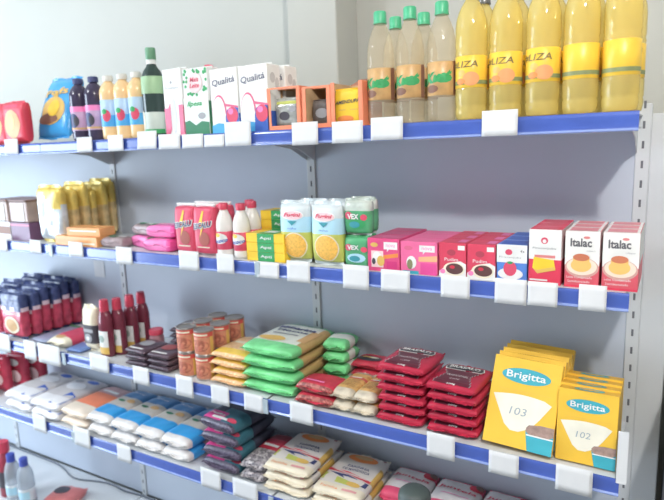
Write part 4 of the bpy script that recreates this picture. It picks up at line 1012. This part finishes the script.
for k in range(2): r.put('%s cassava flour bag of the right, lower pile' % ['bottom', 'top'][k], (-.780, -.172, Z4 + k * .0348), R([0, 1][k]))
# pink and white bags
JW = P('pale_bag_film', (226, 220, 220), .3, .05, 20, .3, 30); JP = P('bag_pink_end', (226, 70, 110), .3, .1, 20)
def junino(sd):
    mb = MB(); S = mb.pillow(.148, .19, .048, lambda u, v, q: JP if v < -.6 or v > .82 or (v > .45 and u > .45) else JW, None, seed=sd, fin=.010, pw=.38, p=5, finmat=JP, n=20)
    mb.text(S, 'Juntela', .5, .60, .84, .10, PINKRED, .003, .02, .05, -.04); mb.disc(S, .86, .80, .16, .12, RED, 14, .0026, 3); mb.disc(S, .92, .86, .1, .1, P('brown_leaf_print', (120, 90, 80), .5), 12, .0034, 2)
    mb.patch(S, .2, .8, .42, .44, PINK, 6, 1, .002); return mb.solo('flour_bag')
r = Row(junino(7), 'flour bag', 'pink and white bags under the third shelf')
for c, w in enumerate(('beside the cassava flour, partly behind the dark jar', 'second from the cassava flour', 'third from the cassava flour')):
    for k in range(1): r.put('pink and white bag with pink lettering, ' + w, (-.607 + c * .152, -.106, Z4 + k * .0444), R(1 - c))
# dark jar
DG = P('dark_grey_green_plastic', (64, 76, 74), .5, .06, 12)
t = empty('dark_jar'); mb = MB(); mb.lathe([(.040, 0), (.046, .006), (.046, .085)], DG, 24); mb.part('jar_body', t)
mb = MB(); mb.lathe([(.0475, .080), (.048, .105), (.045, .118), (.036, .127), (.022, .132), (.006, .133)], DG, 24); mb.part('lid', t)
tag(t, 'dark grey green jar with domed lid before the pink and white bags', 'jar', None, (-.527, -.262, Z4))

# ================================================================== BASE DECK
Z0 = DECK[0]
CLB = clear('clear_bottle_plastic', (232, 236, 240), (200, 206, 214), .45, .07); BCAP = P('blue_screw_cap', (48, 66, 168), .35)
def art(mb, S): mb.patch(S, .1, .9, .2, .8, PALEBLUE, 8, 1, .0008)
LBP = P('pale_label', (205, 212, 220), .4)
r = Row(make_pet('water_bottle', .036, .255, CLB, BCAP, LBP, art, .86, (.22, .45), .018, .013), 'bottle', 'clear bottles with blue caps on the base')
p1 = at_y(9.5, 449, -.33); p2 = at_y(25, 455, -.33)
r.put('clear bottle with blue cap on the base deck, left of the pair', (-2.475, -.335, Z0)); r.put('clear bottle with blue cap on the base deck, right of the pair', (-2.385, -.330, Z0))
t = empty('red_bottle'); mb = MB(); mb.lathe([(.03, 0), (.036, .006), (.036, .17), (.026, .20), (.018, .215), (.018, .225)], P('dark_red_plastic', (150, 40, 60), .3), 24); mb.part('bottle_body', t)
mb = MB(); mb.lathe([(.026, .222), (.026, .268), (.023, .272)], REDCAP, 20); mb.part('cap', t)
mb = MB(); mb.lathe([(.0364, .05), (.0368, .051), (.0368, .13), (.0364, .131)], DARK, 24); mb.part('label', t)
tag(t, 'red bottle with red cap at the lower left corner', 'bottle', None, (-2.59, -.30, Z0))
mb = MB(); S = mb.pillow(.15, .15, .05, lambda u, v, q: P('faded_red_film', (206, 110, 110), .3, .1, 20), None, seed=3, fin=.01); mb.disc(S, .35, .6, .26, .24, DARK, 14, .002, 3)
tag(mb.solo('red_pack'), 'pinkish red pack with dark patch lying on the base deck', 'pack', None, (-2.29, -.215, Z0), R(15))
# cable along the rear of the base deck
cu = MB(); pts = []
for k in range(49):
    x = -3.2 + k * .048
    y = -.022 - .05 * math.exp(-((x + 2.42) / .12) ** 2) - .012 * math.exp(-((x + 2.1) / .06) ** 2)
    pts.append(Vector((x, y, Z0 + .0042)))
n = 8; vs = []
for q in pts:
    for i in range(n): a = 2 * PI * i / n; vs.append((q.x, q.y + .0035 * math.cos(a), q.z + .0035 * math.sin(a)))
cu.add(vs, [(k * n + i, k * n + (i + 1) % n, (k + 1) * n + (i + 1) % n, (k + 1) * n + i) for k in range(len(pts) - 1) for i in range(n)], P('dark_cable', (62, 70, 86), .5), True)
tag(cu.solo('cable'), 'thin dark cable lying along the rear of the base deck', 'cable')

# things beyond the shelving at the right
mb = MB(); mb.box(-.45, .45, 0, .55, 0, 1.12, P('dark_cabinet', (74, 74, 78), .5, .1, 4), .01); mb.box(-.44, .44, -.012, 0, .02, 1.10, P('dark_cabinet_door', (66, 66, 72), .45, .1, 4), .006)
tag(mb.solo('dark_cabinet'), 'dark cabinet beyond the right end of the shelving', 'cabinet', None, (.545, -.33, 0))

# ================================================================== light
def area(name, loc, target, sx, sy, power, col, shape='RECTANGLE'):
    l = bpy.data.lights.new(name, 'AREA'); l.shape = shape; l.size = sx; l.size_y = sy; l.energy = power; l.color = col
    o = bpy.data.objects.new(name, l); COL.objects.link(o); o.location = loc
    o.rotation_euler = (Vector(target) - Vector(loc)).to_track_quat('-Z', 'Y').to_euler()
    return o
def point(name, loc, power, col, rad):
    l = bpy.data.lights.new(name, 'POINT'); l.energy = power; l.color = col; l.shadow_soft_size = rad
    o = bpy.data.objects.new(name, l); COL.objects.link(o); o.location = loc
point('ceiling_lamp', (.52, -1.95, 2.90), 105, (1, .97, .92), .06)
point('ceiling_lamp', (-2.6, -2.1, 2.90), 60, (.92, .96, 1), .10)
area('doorway_daylight', (-4.75, -1.95, 1.45), (-2.2, -.2, 1.2), 1.7, 2.3, 130, (.72, .86, 1))
W = bpy.data.worlds.new('world'); SC.world = W; W.use_nodes = True
W.node_tree.nodes['Background'].inputs['Color'].default_value = (.84, .90, .98, 1); W.node_tree.nodes['Background'].inputs['Strength'].default_value = .42
SC.view_settings.view_transform = 'Standard'; SC.view_settings.look = 'None'; SC.view_settings.gamma = 1; SC.view_settings.exposure = 0.2
